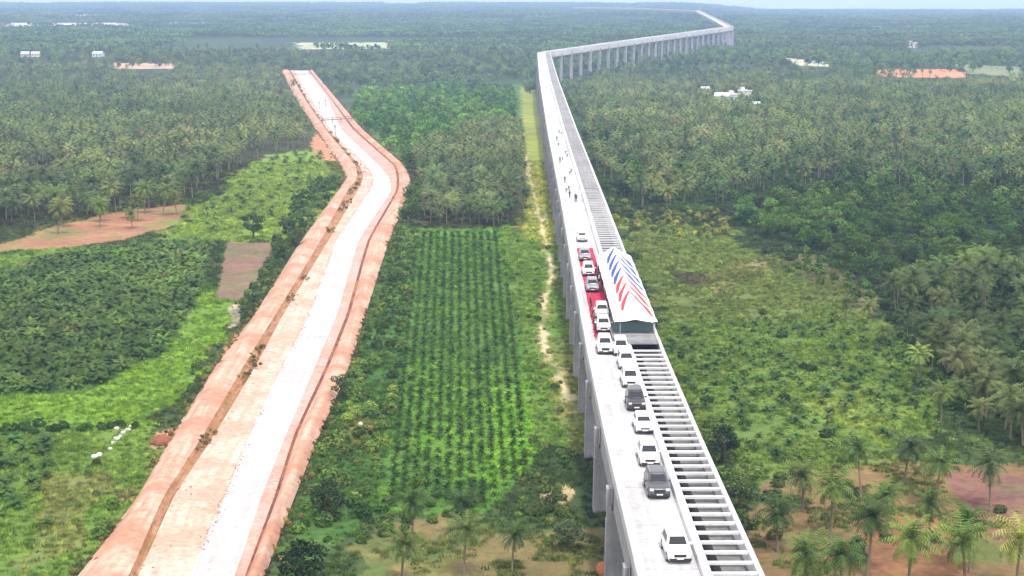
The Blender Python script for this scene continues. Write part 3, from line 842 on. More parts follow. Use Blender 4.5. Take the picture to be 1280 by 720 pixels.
# the row crop: lines running away from the viewer
KP = r_((512, 290), (626, 290), (640, 400), (655, 480), (656, 590), (600, 636), (478, 632), (500, 470))
xs, ys = [], []
ra = np.random.default_rng(5)
bl, br = at(500, 560)[:2], at(520, 292)[:2]
for k in range(-2, 15):
    a0, a1 = at(489 + 14.3 * k, 628)[:2], at(521 + 8.9 * k, 290)[:2]
    n = int(np.linalg.norm(a1 - a0) / 1.15)
    for q in range(n):
        if ra.random() < .12: continue
        c = a0 + (a1 - a0) * (q + ra.uniform(-.25, .25)) / n
        xs.append(c[0] + ra.normal(0, .12)); ys.append(c[1])
xs, ys = np.array(xs), np.array(ys); k = inside(KP, xs, ys)
plant('crop_plant', xs[k], ys[k], .5, .95, (.028, .07, .016), 'row crop', 'dark leafy crop plant in the long rows of the bright green field', 21)
# right of the aqueduct
plant('coconut_palm', *fill(r_((705, 110), (760, 98), (1420, 98), (1420, 245), (1250, 240), (1000, 232), (900, 255), (800, 265), (745, 215)), 5.9, seed=22, thin=.28), .7, 1.0, (.11, .155, .06), 'east grove', 'coconut palm of the broad grove beyond the bright tree belt', 22)
plant('broadleaf_tree', *fill(r_((705, 110), (760, 98), (1420, 98), (1420, 245), (1250, 240), (1000, 232), (900, 255), (800, 265), (745, 215)), 7.5, seed=23, thin=.38, thin_scale=60), .6, 1.0, (.065, .135, .036), 'east wood', 'leafy tree among the palms of the broad grove', 23)
plant('broadleaf_tree', *fill(r_((905, 250), (1000, 235), (1250, 244), (1420, 250), (1420, 345), (1230, 352), (1130, 368), (1080, 350), (1000, 315), (930, 285)), 5.4, seed=24, thin=.12), .55, .95, (.058, .122, .028), 'bright belt', 'bright green leafy tree in the belt above the olive clearing', 24)
plant('coconut_palm', *fill(r_((1100, 372), (1240, 352), (1420, 350), (1420, 590), (1270, 560), (1180, 520), (1140, 440)), 4.2, seed=25, thin=.2), .65, 1.0, (.095, .135, .045), 'south grove', 'coconut palm of the dark grove beyond the dotted green field', 25)
plant('shrub', *fill(r_((1080, 372), (1240, 352), (1420, 350), (1420, 590), (1270, 560), (1180, 520), (1140, 440)), 4.2, seed=26, thin=.3), .8, 1.6, DARK, 'south scrub', 'dark bush under the palms beside the dotted green field', 26)
plant('shrub', *fill(r_((752, 225), (800, 262), (905, 262), (925, 290), (880, 300), (790, 292), (765, 270)), 3.8, seed=27, thin=.2), .7, 1.3, OLIVE, 'clearing rim', 'olive bush on the far rim of the clearing', 27)
plant('shrub', *fill(r_((940, 300), (1000, 305), (1100, 360), (1110, 400), (1060, 380), (980, 340)), 5, seed=28, thin=.4, thin_scale=10), .7, 1.2, DARK, 'belt foot', 'dark bush at the foot of the bright tree belt', 28)
plant('young_palm', *fill(r_((832, 430), (880, 395), (1062, 396), (1150, 432), (1172, 545), (1060, 556), (960, 575), (900, 560)), 2.6, seed=29, thin=.40, thin_scale=16), .35, .75, (.055, .115, .026), 'dotted field', 'dark young palm dotted over the bright green field right of the aqueduct', 29)
plant('shrub', *fill(r_((880, 520), (960, 570), (985, 630), (960, 740), (925, 660), (895, 590)), 2.6, seed=30, thin=.3, thin_scale=8), .5, 1.15, (.075, .125, .035), 'trough side scrub', 'bush in the scrub close beside the open trough', 30)
plant('shrub', *fill(r_((960, 560), (1170, 555), (1420, 560), (1420, 760), (980, 760)), 5.0, seed=31, thin=.5, thin_scale=9), .4, 1.0, (.06, .11, .035), 'soil scrub', 'bush growing on the bare brown soil among the palms', 31)
plant('shrub', *fill(r_((800, 300), (900, 300), (1060, 395), (1000, 410), (850, 400)), 6.5, seed=32, thin=.5, thin_scale=10), .35, .9, OLIVE, 'olive clearing', 'small bush in the olive clearing right of the canopy', 32)

plant('coconut_palm', *fill(r_((1010, 372), (1110, 376), (1150, 440), (1190, 530), (1150, 560), (1090, 500), (1060, 430)), 8.5, seed=34, thin=.42, thin_scale=12), .5, .85, (.095, .15, .04), 'grove rim', 'scattered coconut palm on the ragged rim between dotted field and dark grove', 34)
plant('shrub', *fill(r_((820, 420), (1060, 395), (1160, 430), (1190, 560), (1000, 590), (880, 560)), 5.2, seed=35, thin=.56, thin_scale=14), .4, 1.0, (.075, .14, .034), 'dotted field bushes', 'bush among the young palms of the dotted green field', 35)
# palms and trees one can single out
SOLO = [  # kind, px, py of the foot, scale, tint, label
 ('coconut_palm', 1038, 672, .92, MID, 'tall coconut palm with a long bare trunk on the brown soil right of the trough'),
 ('coconut_palm', 1130, 606, .82, GREY, 'grey-fronded coconut palm at the top edge of the brown soil below the dotted field'),
 ('coconut_palm', 1076, 625, .85, MID, 'coconut palm with wide drooping fronds just above the tall bare-trunked palm'),
 ('coconut_palm', 1003, 640, .85, OLIVE, 'yellowish coconut palm nearest to the upper end of the brown soil by the trough scrub'),
 ('coconut_palm', 1170, 636, .8, MID, 'short coconut palm between the grey-fronded palm and the purple soil'),
 ('coconut_palm', 1238, 640, .85, GREY, 'coconut palm with hanging fronds standing over the purple ploughed soil'),
 ('coconut_palm', 1108, 668, .72, DARK, 'small dark coconut palm in the middle of the brown soil'),
 ('coconut_palm', 1160, 688, .75, DARK, 'dark coconut palm with sparse fronds just below the purple soil'),
 ('coconut_palm', 972, 690, .85, DARK, 'dark coconut palm among bushes nearest to the trough on the brown soil'),
 ('coconut_palm', 1084, 722, .95, MID, 'coconut palm with pale frond tips over the reddest bare soil'),
 ('coconut_palm', 1212, 716, .85, BRIGHT, 'bright green coconut palm with tangled fronds above the lowest row of palms'),
 ('coconut_palm', 1206, 742, .9, MID, 'bushy coconut palm directly below the bright green tangled one'),
 ('coconut_palm', 1133, 754, .95, MID, 'coconut palm with pale yellow frond tips at the lower edge of the picture'),
 ('coconut_palm', 1008, 748, .9, DARK, 'dark coconut palm at the lower edge of the picture beside the trough'),
 ('coconut_palm', 1052, 770, .9, MID, 'coconut palm half cut off by the lower edge below the pale-tipped palm'),
 ('coconut_palm', 1270, 750, .95, OLIVE, 'yellow-green coconut palm in the lower corner below the purple soil'),
 ('coconut_palm', 502, 730, .72, (.085, .13, .035), 'light green coconut palm on the brown soil left of the second one there'),
 ('coconut_palm', 515, 682, .7, DARK, 'dark slender coconut palm at the lower left end of the row crop'),
 ('coconut_palm', 578, 672, .72, DARK, 'dark coconut palm between the crop rows and the brown soil'),
 ('coconut_palm', 580, 722, .75, (.085, .13, .04), 'coconut palm with spreading fronds in the middle of the lower brown soil'),
 ('coconut_palm', 640, 716, .62, DARK, 'small dark coconut palm beside a grey bush near the aqueduct foot'),
 ('broadleaf_tree', 317, 299, .95, (.025, .055, .022), 'round dark green tree at the corner of the purple ploughed plot'),
 ('broadleaf_tree', 372, 308, .7, MID, 'leafy tree beside the canal road right of the purple plot'),
 ('broadleaf_tree', 352, 322, .6, MID, 'small leafy tree at the upper right corner of the purple plot'),
 ('broadleaf_tree', 376, 742, .85, (.035, .07, .028), 'blue-green round tree at the foot of the bank in the lower thicket'),
 ('broadleaf_tree', 410, 650, .7, (.04, .075, .03), 'round tree in the thicket beside the canal bank'),
 ('broadleaf_tree', 428, 500, .6, (.04, .08, .03), 'round tree in the thicket left of the row crop\'s middle'),
 ('broadleaf_tree', 712, 690, .6, (.05, .085, .045), 'grey-green tree near the foot of the nearest pier'),
 ('broadleaf_tree', 780, 250, .8, (.03, .05, .025), 'dark spreading tree close beside the covered trough'),
 ('broadleaf_tree', 905, 580, .75, (.035, .075, .028), 'dark tree close beside the open trough below the dotted field'),
 ('broadleaf_tree', 925, 640, .7, (.05, .085, .035), 'olive tree close beside the trough\'s open bays'),
]
def make_palm(i, P, s, rz, tint, label, group=None, lean=0):
    tm, cm = PALM[i % len(PALM)]
    o = empty('coconut_palm', P, rz); o.scale = (s, s, s)
    tag(o, label, 'palm tree', group)
    link('trunk', tm, o); c = link('crown', cm, o); c['tint'] = tint
    return o
def make_tree(i, P, s, rz, tint, label, group=None):
    t = TREE[i % len(TREE)]
    o = empty('broadleaf_tree', P, rz); o.scale = (s, s, s * random.uniform(.85, 1.05))
    tag(o, label, 'tree', group)
    link('trunk', t[0], o); c = link('crown', t[1], o); c['tint'] = tint
    return o
n_solo = {}
for i, (kind, px, py, s, tint, label) in enumerate(SOLO):
    P = at(px, py) if py < 719 else at(px, py)
    n_solo[kind] = n_solo.get(kind, 0) + 1
    (make_palm if kind == 'coconut_palm' else make_tree)(i, P, s * 1.02, random.uniform(0, 6.28), tint, label)

def in_frame(x, y, z):
    """whether a plant standing there can show in the picture"""
    dz = z + 2 - CAM_Z
    dep = y * math.cos(PITCH) - dz * math.sin(PITCH); up = y * math.sin(PITCH) + dz * math.cos(PITCH)
    u, v = x / dep * FPX, -up / dep * FPX
    return dep > 0 and abs(u) < 650 and -360 < v < 375
CAT = {'young_palm': 'young palm', 'crop_plant': 'crop plant', 'shrub': 'bush'}
SRC_YOUNG = [o.data for o in YOUNG]; SRC_CROP = [o.data for o in CROP]
CAP = {'coconut_palm': 290, 'young_palm': 300, 'crop_plant': 300, 'shrub': 290, 'broadleaf_tree': 150}
MASS = {'coconut_palm': ('palm_grove', FARPALM, 'wide groves of grey-green coconut palms on both sides of the works'),
        'young_palm': ('young_palm_plantation', YOUNG, 'dark young palms filling the plantations farther off'),
        'crop_plant': ('crop_rows', CROP, 'dark crop plants in rows farther up the bright green field'),
        'shrub': ('shrubbery', SHRUBLOD, 'bushes and scrub spread over the fields\' edges'),
        'broadleaf_tree': ('woodland', TREELOD, 'leafy woodland among the palm groves')}
for kind, L in PLANTS.items():
    vis = [p for p in L if in_frame(p[0], p[1], p[2])]
    vis.sort(key=lambda p: math.hypot(p[0], p[1]) / p[3] ** .5)
    solo = vis[:CAP[kind] - n_solo.get(kind, 0)]
    ids = {id(p) for p in solo}
    rest = [p for p in L if id(p) not in ids]
    for i, (x, y, z, s, rz, tint, plot) in enumerate(solo):
        lab = PLOT[plot]
        if kind == 'coconut_palm': make_palm(i, (x, y, z), s, rz, tint, lab, plot)
        elif kind == 'broadleaf_tree': make_tree(i, (x, y, z), s, rz, tint, lab, plot)
        else:
            me = {'young_palm': SRC_YOUNG, 'crop_plant': SRC_CROP, 'shrub': SHRUB}[kind]
            o = link(kind, me[i % len(me)], None, (x, y, z)); o.rotation_euler = (0, 0, rz)
            k = random.uniform(.85, 1.15); o.scale = (s * k, s / k, s * random.uniform(.8, 1.1)); o['tint'] = tint
            tag(o, lab, CAT[kind], plot)
    if rest:
        nm, src, lab = MASS[kind]
        a = np.array([p[:5] for p in rest])
        scatter(nm, a[:, :3], a[:, 4], a[:, 3], np.array([p[5] for p in rest]), src, lab)

# the far woods, thinning into the haze
r = np.random.default_rng(99)
def far_points(D0, D1, step, a=0.45):
    out = []
    D = D0
    while D < D1:
        w = D * a; n = int(2 * w / step)
        x = np.linspace(-w, w, n) + r.uniform(-step * .6, step * .6, n); y = D + r.uniform(-step * .6, step * .6, n)
        out.append(np.stack([x, y], 1)); D += step
    return np.concatenate(out)
def far_mask(q, extra=8):
    x, y = q[:, 0], q[:, 1]
    k = line_dist(AQ[::6], x, y) > 9 + extra
    k &= ~before_clearing(x, y)
    for hx, hy in HOUSES: k &= ~((np.abs(x / y - hx / hy) * hy < 9) & (y < hy + 8) & (y > hy * .935))
    k &= ~inside(CANAL, x, y)
    return k
# trees one by one out to fourteen hundred metres where no plot is laid out, then pieces of wood
q = far_points(980, 1500, 7.5); q = q[far_mask(q, 0)]
k = vnoise(q[:, 0] / 90, q[:, 1] / 90, 61, 3) > .36
plots = [PLANT for PLANT in (COVER[0][0], COVER[14][0], COVER[27][0])]
for P in plots: k &= ~inside(P, q[:, 0], q[:, 1])
q = q[k]
t1 = vnoise(q[:, 0] / 120, q[:, 1] / 120, 63, 3)[:, None]
tint = np.array([.055, .12, .04]) * (1 - t1) * 1.6 + np.array([.10, .13, .065]) * t1
scatter('far_trees', np.stack([q[:, 0], q[:, 1], ground_h(q[:, 0], q[:, 1])], 1), r.uniform(0, 6.28, len(q)), r.uniform(.7, 1.3, len(q)), tint, TREELOD + FARPALM[:2], 'mixed trees and palms of the country around the far reach')
q = np.concatenate([far_points(1500, 3000, 24), far_points(3000, 7400, 60, .4)]); q = q[far_mask(q, 14)]
big = np.hypot(q[:, 0], q[:, 1]) > 3000
k = vnoise(q[:, 0] / 260, q[:, 1] / 260, 71, 3) > .38
q, big = q[k], big[k]
t1 = vnoise(q[:, 0] / 420, q[:, 1] / 420, 73, 3)[:, None]
tint = np.array([.055, .12, .04]) * (1 - t1) * 1.5 + np.array([.085, .115, .06]) * t1
scatter('far_forest', np.stack([q[:, 0], q[:, 1], ground_h(q[:, 0], q[:, 1])], 1), r.uniform(0, 6.28, len(q)), np.where(big, r.uniform(1.2, 1.9, len(q)), r.uniform(.7, 1.2, len(q))), tint, WOOD, 'far woodland fading into blue haze towards the horizon')

# rough grass and weeds between the plants near by
q = np.stack([r.uniform(-.36, .36, 260000), r.uniform(0, 1, 260000)], 1)
D = 125 * (520 / 125) ** (q[:, 1] ** .6); x, y = q[:, 0] * D, D
k = keep_off(x, y, -3.0, .15) & (vnoise(x / 6, y / 6, 81, 3) + r.uniform(-.22, .22, len(x)) > .42)
for ci in (8, 1): k &= ~inside(COVER[ci][0], x, y)
k &= ~(inside(COVER[17][0], x, y) & (r.uniform(0, 1, len(x)) < .6))
k &= ~(line_dist(TRACK, x, y) < .6)
bare = np.zeros(len(x), bool)
for ci in (24, 34, 35, 36): bare |= inside(COVER[ci][0], x, y)
k &= ~(bare & (vnoise(x / 4, y / 4, 83, 2) < .6))
x, y = x[k], y[k]
cc_ = cover_colour(x, y); cc_ = np.clip(cc_ * 1.3, .04, .4) * r.uniform(.75, 1.2, (len(x), 1)); sat = cc_[:, 0] > cc_[:, 1]
cc_[sat] = np.array([.13, .17, .055])
scatter('rough_grass', np.stack([x, y, ground_h(x, y)], 1), r.uniform(0, 6.28, len(x)), r.uniform(.5, 1.15, len(x)) * np.clip(np.hypot(x, y) / 260, .9, 1.8), cc_, TUFT, 'rough grass and weeds over the fields')
# clods along the edge of the lining and the ditch
def along(c, step, wid, keep, seed):
    rr = np.random.default_rng(seed); run = np.concatenate([[0], np.cumsum(np.linalg.norm(np.diff(c, axis=0), axis=1))])
    s = np.arange(0, run[-1], step) + rr.uniform(-step, step, int(math.ceil(run[-1] / step)))
    k = vnoise(s / 9, s * 0, seed, 2) > keep
    s = np.clip(s[k], 0, run[-1])
    p = np.stack([np.interp(s, run, c[:, j]) for j in range(3)], 1); p[:, 0] += rr.normal(0, wid, len(s))
    return p
P = np.concatenate([along(DL[3], .2, .2, .4, 5), along(DL[5], .25, .25, .42, 6), along(DL[2], .6, .9, .5, 7), along(DL[1], .5, .8, .5, 12), along(DL[0] * .4 + DL[1] * .6, .8, .9, .5, 13)])
scatter('rubble', P, r.uniform(0, 6.28, len(P)), r.uniform(.12, .42, len(P)), np.tile([.1, .1, .1], (len(P), 1)), CLOD, 'dark clods and rubble lying along the edges of the pale canal lining')
P = np.concatenate([along(DL[1] * .5 + DL[2] * .5, .7, .6, .6, 8), along(DL[0], .8, .6, .4, 9), along(DL[7], .8, .7, .4, 10)])
scatter('weeds', P, r.uniform(0, 6.28, len(P)), r.uniform(.12, .42, len(P)), np.tile([.15, .13, .05], (len(P), 1)) * r.uniform(.6, 1.5, (len(P), 1)), SHRUBLOD, 'weeds growing along the gully and the ragged edges of the banks')

# ------------------------------------------------------------------ vehicles
PAINT = {'white': plain('white_paint', (0.8, 0.8, 0.8), .25, 0, .5), 'silver': plain('silver_paint', (0.30, 0.31, 0.33), .3, .5, .5),
         'grey': plain('grey_paint', (0.10, 0.10, 0.115), .28, .35, .5), 'dark': plain('dark_paint', (0.05, 0.05, 0.06), .28, .3, .5)}
M['glass'] = plain('car_glass', (0.012, 0.015, 0.02), .06, 0, .6)
M['tyre'] = plain('tyre_rubber', (0.02, 0.02, 0.02), .9)
M['rim'] = plain('alloy_rim', (0.5, 0.5, 0.52), .35, .8)
M['black'] = plain('black_plastic', (0.025, 0.025, 0.028), .55)
M['lamp'] = plain('lamp_glass', (0.62, 0.65, 0.68), .12, .3)
M['tail'] = plain('tail_lamp_red', (0.35, 0.02, 0.02), .2)
M['plate'] = plain('number_plate', (0.75, 0.75, 0.7), .5)
M['chrome'] = plain('chrome', (0.6, 0.6, 0.62), .15, 1.0)

def car_meshes(L=4.5, W=1.82, H=1.72, hood=1.02, belt=1.06, ws=(.95, .25), rear=(2.05, 1.75), pickup=False, rails=True):
    """meshes of one kind of car; it faces -y, its middle over the origin"""
    hw = W / 2; y0, y1 = -L / 2, L / 2
    out = {}
    t = MB()
    cowl = y0 + ws[0] + .35
    st = [(y0, .76, .36, .62), (y0 + .07, .88, .27, .78), (y0 + .28, .97, .22, hood - .1), (y0 + .6, 1.0, .22, hood - .03), (cowl, 1.0, .22, hood + .03), (cowl + .3, 1.0, .22, belt),
          (y1 - .9, 1.0, .22, belt + .02), (y1 - .25, .97, .25, belt - .02), (y1 - .06, .9, .3, belt - .12), (y1, .8, .42, belt - .35)]
    rings = []
    for y, w, zb, zt in st:
        w *= hw; zm = zb + (zt - zb) * .55
        h = [(w * .90, zb), (w * .99, zb + .12), (w, zm), (w * .985, zt - .12), (w * .93, zt - .03), (w * .82, zt + .005)]
        rings.append([(x, y, z) for x, z in h] + [(-x, y, z) for x, z in reversed(h)])
    n = 12; V = [p for r_i in rings for p in r_i]
    F = [(i * n + k, i * n + (k + 1) % n, (i + 1) * n + (k + 1) % n, (i + 1) * n + k) for i in range(len(rings) - 1) for k in range(n)]
    F += [tuple(range(n))[::-1], tuple((len(rings) - 1) * n + k for k in range(n))]
    t.add(V, [f[::-1] for f in F])
    # cabin: rings from the belt line up to the crown of the roof
    yb0, yb1 = cowl - .02, (y1 - .25 if not pickup else .75)
    yt0, yt1 = cowl + ws[1] + .42, (yb1 - .32 if not pickup else .55)
    wb, wt = hw * .93, hw * .74
    def ring(f, z, grow=0):
        a0, a1 = yb0 + (yt0 - yb0) * f, yb1 + (yt1 - yb1) * f
        w = wb + (wt - wb) * f
        a0 += -grow; a1 += grow; w += grow; c = .16
        return [(w, a0 + c * 1.2, z), (w, a1 - c, z), (w - c * .35, a1 - c * .35, z), (w - c, a1, z), (-w + c, a1, z), (-w + c * .35, a1 - c * .35, z), (-w, a1 - c, z), (-w, a0 + c * 1.2, z), (-w + c * .4, a0 + c * .4, z), (-w + c * 1.2, a0, z), (w - c * 1.2, a0, z), (w - c * .4, a0 + c * .4, z)]
    lv = [ring(-.02, belt - .05), ring(0, belt), ring(.88, H - .1), ring(.99, H - .035), ring(1.12, H - .008), ring(1.5, H)]
    n = 12; V = [p for r_i in lv for p in r_i]
    F = [(i * n + k, (i + 1) * n + k, (i + 1) * n + (k + 1) % n, i * n + (k + 1) % n)[::-1] for i in range(len(lv) - 1) for k in range(n)] + [tuple((len(lv) - 1) * n + k for k in range(n))]
    t.add(V, F)
    if pickup:      # open load bed behind the cab
        t.box(-hw * .93, -hw * .84, .8, y1 - .1, belt - .05, belt + .1); t.box(hw * .84, hw * .93, .8, y1 - .1, belt - .05, belt + .1); t.box(-hw * .84, hw * .84, y1 - .18, y1 - .1, belt - .05, belt + .1)
    out['body'] = (t, 'paint', 35)
    zl, zh = belt + .05, H - .15
    fl, fh = (zl - belt) / (H - .1 - belt) * .88, (zh - belt) / (H - .1 - belt) * .88
    def edge(f, front):
        y = (yb0 + (yt0 - yb0) * f) if front else (yb1 + (yt1 - yb1) * f)
        return y, wb + (wt - wb) * f
    e = .012
    for nm, fr in (('windshield', True), ('rear_window', False)):
        (ya, wa), (yb_, wb_) = edge(fl, fr), edge(fh, fr)
        sg = -1 if fr else 1; t = MB()
        t.add([(-wa + .15, ya + sg * e, zl), (wa - .15, ya + sg * e, zl), (wb_ - .15, yb_ + sg * e, zh), (-wb_ + .15, yb_ + sg * e, zh)], [(0, 1, 2, 3) if fr else (3, 2, 1, 0)])
        out[nm] = (t, 'glass', None)
    a0, a1 = yb0 + .62, yb1 - .38
    cuts = [(a0 - .25, a0 + .78), (a0 + .84, a0 + 1.62), (a0 + 1.68, a1)] if not pickup else [(a0 - .25, yb1 - .25)]
    for sg in (-1, 1):
        for k, (ca_, cb_) in enumerate(cuts):
            if cb_ - ca_ < .2: continue
            t = MB(); sh = .34 if k == 0 else 0
            wl_, wh_ = wb + (wt - wb) * fl + e, wb + (wt - wb) * fh + e
            sh2 = .16 if k == len(cuts) - 1 else 0
            q = [(sg * wl_, ca_, zl), (sg * wl_, cb_, zl), (sg * wh_, cb_ - sh2, zh), (sg * wh_, ca_ + sh, zh)]
            t.add(q, [(0, 1, 2, 3) if sg > 0 else (3, 2, 1, 0)])
            out.setdefault('side_window', []).append((t, 'glass', None))
    t = MB(); t.box(-hw * .5, hw * .5, y0 - .03, y0 + .12, .58, hood - .24); out['grille'] = (t, 'black', None)
    t = MB(); t.box(-hw * .88, hw * .88, y0 - .05, y0 + .1, .3, .48); out['bumper'] = (t, 'black', None)
    t = MB(); t.box(-.26, .26, y0 - .065, y0 - .052, .42, .53); out['number_plate'] = (t, 'plate', None)
    for sg in (-1, 1):
        t = MB(); a, b_ = sorted((sg * hw * .56, sg * hw * .9)); t.box(a, b_, y0 - .01, y0 + .26, hood - .34, hood - .17); out.setdefault('headlight', []).append((t, 'lamp', None))
        t = MB(); a, b_ = sorted((sg * hw * .72, sg * hw * .94)); t.box(a, b_, y1 - .14, y1 + .0, belt - .36, belt - .1); out.setdefault('tail_lamp', []).append((t, 'tail', None))
        t = MB(); a, b_ = sorted((sg * (hw + .0), sg * (hw + .2))); t.box(a, b_, cowl + .22, cowl + .34, belt - .02, belt + .14); out.setdefault('mirror', []).append((t, 'paint', None))
        if rails:
            t = MB(); t.tube([(sg * wt * .9, yt0 + .15, H - .01), (sg * wt * .9, yt0 + .3, H + .05), (sg * wt * .9, yt1 - .3, H + .05), (sg * wt * .9, yt1 - .15, H - .01)], [.025] * 4, 5); out.setdefault('roof_rail', []).append((t, 'chrome', None))
        for y in (y0 + .85, y1 - .85):
            t = MB(); t.cyl((sg * (hw - .1), y, .36), (1, 0, 0), .36, .24, 18)
            rr = MB(); rr.cyl((sg * (hw + .022), y, .36), (1, 0, 0), .22, .03, 12)
            out.setdefault('wheel', []).append((t, 'tyre', 40, ('rim', rr, 'rim')))
    return out
KIND = {
 'suv': car_meshes(),
 'sedan': car_meshes(L=4.35, W=1.74, H=1.5, hood=.94, belt=.98, ws=(1.0, .35), rails=False),
 'tall': car_meshes(L=4.7, W=1.84, H=1.84, hood=1.1, belt=1.14, ws=(.95, .2)),
 'van': car_meshes(L=4.6, W=1.8, H=1.78, hood=1.04, belt=1.08, ws=(.7, .35), rails=False),
 'pickup': car_meshes(L=4.9, W=1.84, H=1.78, hood=1.08, belt=1.1, ws=(.95, .25), pickup=True, rails=False),
}
DATA = {}
def car(kind, paint, px, py, label, turn=0.0, back=True, group=None, du=0.0):
    s, u = s_of(px, py)
    L = 2 * abs(min(p[1] for p in KIND[kind]['body'][0].v))
    q = on_path(s + L / 2, u + du, 0.004)
    o = empty('parked_car' if kind != 'pickup' else 'pickup_truck', tuple(q), heading(s + L / 2) + R(turn))
    tag(o, label, 'car' if kind != 'pickup' else 'pickup', group)
    for nm, it in KIND[kind].items():
        for j, x in enumerate(it if isinstance(it, list) else [it]):
            t, mat, sharp = x[:3]
            key = (kind, nm, j, paint if mat == 'paint' else '')
            if key not in DATA:
                DATA[key] = t.mesh(nm, [PAINT[paint] if mat == 'paint' else M[mat]], sharp is not None, sharp)
            c = link(nm, DATA[key], o)
            if len(x) > 3:
                k2 = (kind, nm, j, 'rim')
                if k2 not in DATA: DATA[k2] = x[3][1].mesh('rim', [M['rim']])
                link('rim', DATA[k2], c)
    return o
Q = 'cars queued along the road deck'
car('suv', 'white', 849, 706, 'white sport utility car driving alone, nearest of all on the road deck', 2)
car('tall', 'grey', 824, 625, 'dark grey car close behind a white one on the road deck', 1)
car('suv', 'white', 813, 585, 'white car just ahead of the nearer dark grey car on the road deck', 0)
car('sedan', 'white', 806, 544, 'white low car between the black-nosed dark car and a taller white one', 1)
car('tall', 'dark', 796, 515, 'dark car with a black nose at the tail of the white cars beside the trough')
car('van', 'white', 789, 486, 'white car touching the dark car, last of three white cars along the trough')
car('suv', 'white', 784, 463, 'middle one of the three white cars standing along the trough wall')
car('van', 'white', 777, 446, 'white car in front of the platform, first of three along the trough wall')
car('tall', 'white', 757, 444, 'long white car at the near end of the red carpet, its tail off the carpet')
car('suv', 'white', 755, 417, 'white car second from the near end of the red carpet')
car('suv', 'white', 753, 399, 'white car in front of the bare stretch of red carpet')
car('suv', 'silver', 741, 366, 'silver car nearest of the three on the far half of the red carpet')
car('van', 'white', 736, 346, 'white car in the middle of the three on the far half of the carpet')
car('suv', 'silver', 731.5, 327, 'pale silver car at the far end of the red carpet')
car('sedan', 'white', 728, 303, 'white car standing just beyond the far end of the red carpet')

# ------------------------------------------------------------------ carpet and canopy
s0, s1 = s_of(755, 430)[0], s_of(731, 310)[0]
t = MB(); ss = np.linspace(s0, s1, 60); V, F = [], []
for i, s in enumerate(ss):
    for u in np.linspace(-3.2, -.5, 5):
        q = on_path(s, u + .03 * math.sin(s * .6), .008 + .006 * float(vnoise(s, u, 7, 1))); V.append(tuple(q))
F = [(i * 5 + k, i * 5 + k + 1, (i + 1) * 5 + k + 1, (i + 1) * 5 + k) for i in range(59) for k in range(4)]
mred, b = new_mat('red_carpet', .95, .1)
cc1 = ramp(mred, noise_node(mred, 2.5, 4, pos(mred)).outputs[0], [(.3, (.34, .018, .05)), (.7, (.50, .035, .085))]).outputs[0]
mred.node_tree.links.new(cc1, b.inputs['Base Color'])
tag(link('red_carpet', mesh_data('red_carpet', V, F, [mred])), 'long red carpet laid along the road deck beside the canopy', 'carpet')

TS0, TS1 = s_of(790, 426)[0], s_of(768, 339)[0]
UL, UR, UM = -0.9, 4.35, 1.65
cn = tag(empty('event_canopy', tuple(on_path(TS0, 1.75, .6))), 'long white fabric canopy with blue and red blade-shaped stripes over the trough platform', 'canopy')
CO = np.array(cn.location)
mcloth = plain('white_cloth', (.74, .74, .75), .8); mblue = plain('blue_cloth', (.03, .055, .30), .8); mredc = plain('red_cloth', (.55, .03, .05), .8)
NB = 28; V, F, FMI = [], [], []
def roof_pt(f, v, lift=0.0):
    """f along the canopy from its front, v -1 (left eave) .. 0 (ridge) .. 1 (right eave)"""
    s = TS0 + (TS1 - TS0) * f
    hip = min(1, f * 14 + .25)
    w = abs(v)
    z = 2.3 + 1.5 * hip * (1 - w) ** .9 + .05 * (float(vnoise(f * 40, v * 5, 3, 2)) - .5) + .08 * math.cos(f * NB / 4 * 2 * math.pi) * (w * .9 + .1) * (1 if f < .98 else .4) - .12 * math.sin(w * math.pi) + lift
    u = UM + (UL - UM) * w if v < 0 else UM + (UR - UM) * w
    return on_path(s, u, z) - CO
nf, nv = 420, 56
BL = []
for k in range(7):
    f = .91 - k * .118; mi = 1 if k < 4 else 2
    BL += [(f + .05, f - .10, -.01, -.56, .054, mi), (f + .05, f - .15, .01, .92, .042, mi)]
    if k < 6: BL.append((f - .02, f - .20, .02, .7, .018, mi))
for i in range(nf + 1):
    for j in range(nv + 1): V.append(tuple(roof_pt(i / nf, -1 + 2 * j / nv)))
for i in range(nf):
    for j in range(nv):
        F.append((i * (nv + 1) + j, i * (nv + 1) + j + 1, (i + 1) * (nv + 1) + j + 1, (i + 1) * (nv + 1) + j))
        f, v, mi = (i + .5) / nf, -1 + 2 * (j + .5) / nv, 0
        for f0, f1, v0, v1, w, m_ in BL:                                     # tapering leaf shapes from the ridge outwards
            a = (v - v0) / (v1 - v0)
            if 0 <= a <= 1 and abs(f - f0 - (f1 - f0) * a ** 1.25) < w * (.25 + .75 * a) * (1 if a < .85 else (1 - a) / .15 * .8 + .2): mi = m_
        FMI.append(mi)
link('roof_sheet', mesh_data('roof_sheet', V, F, [mcloth, mblue, mredc], FMI, True), cn)
nf = NB * 4
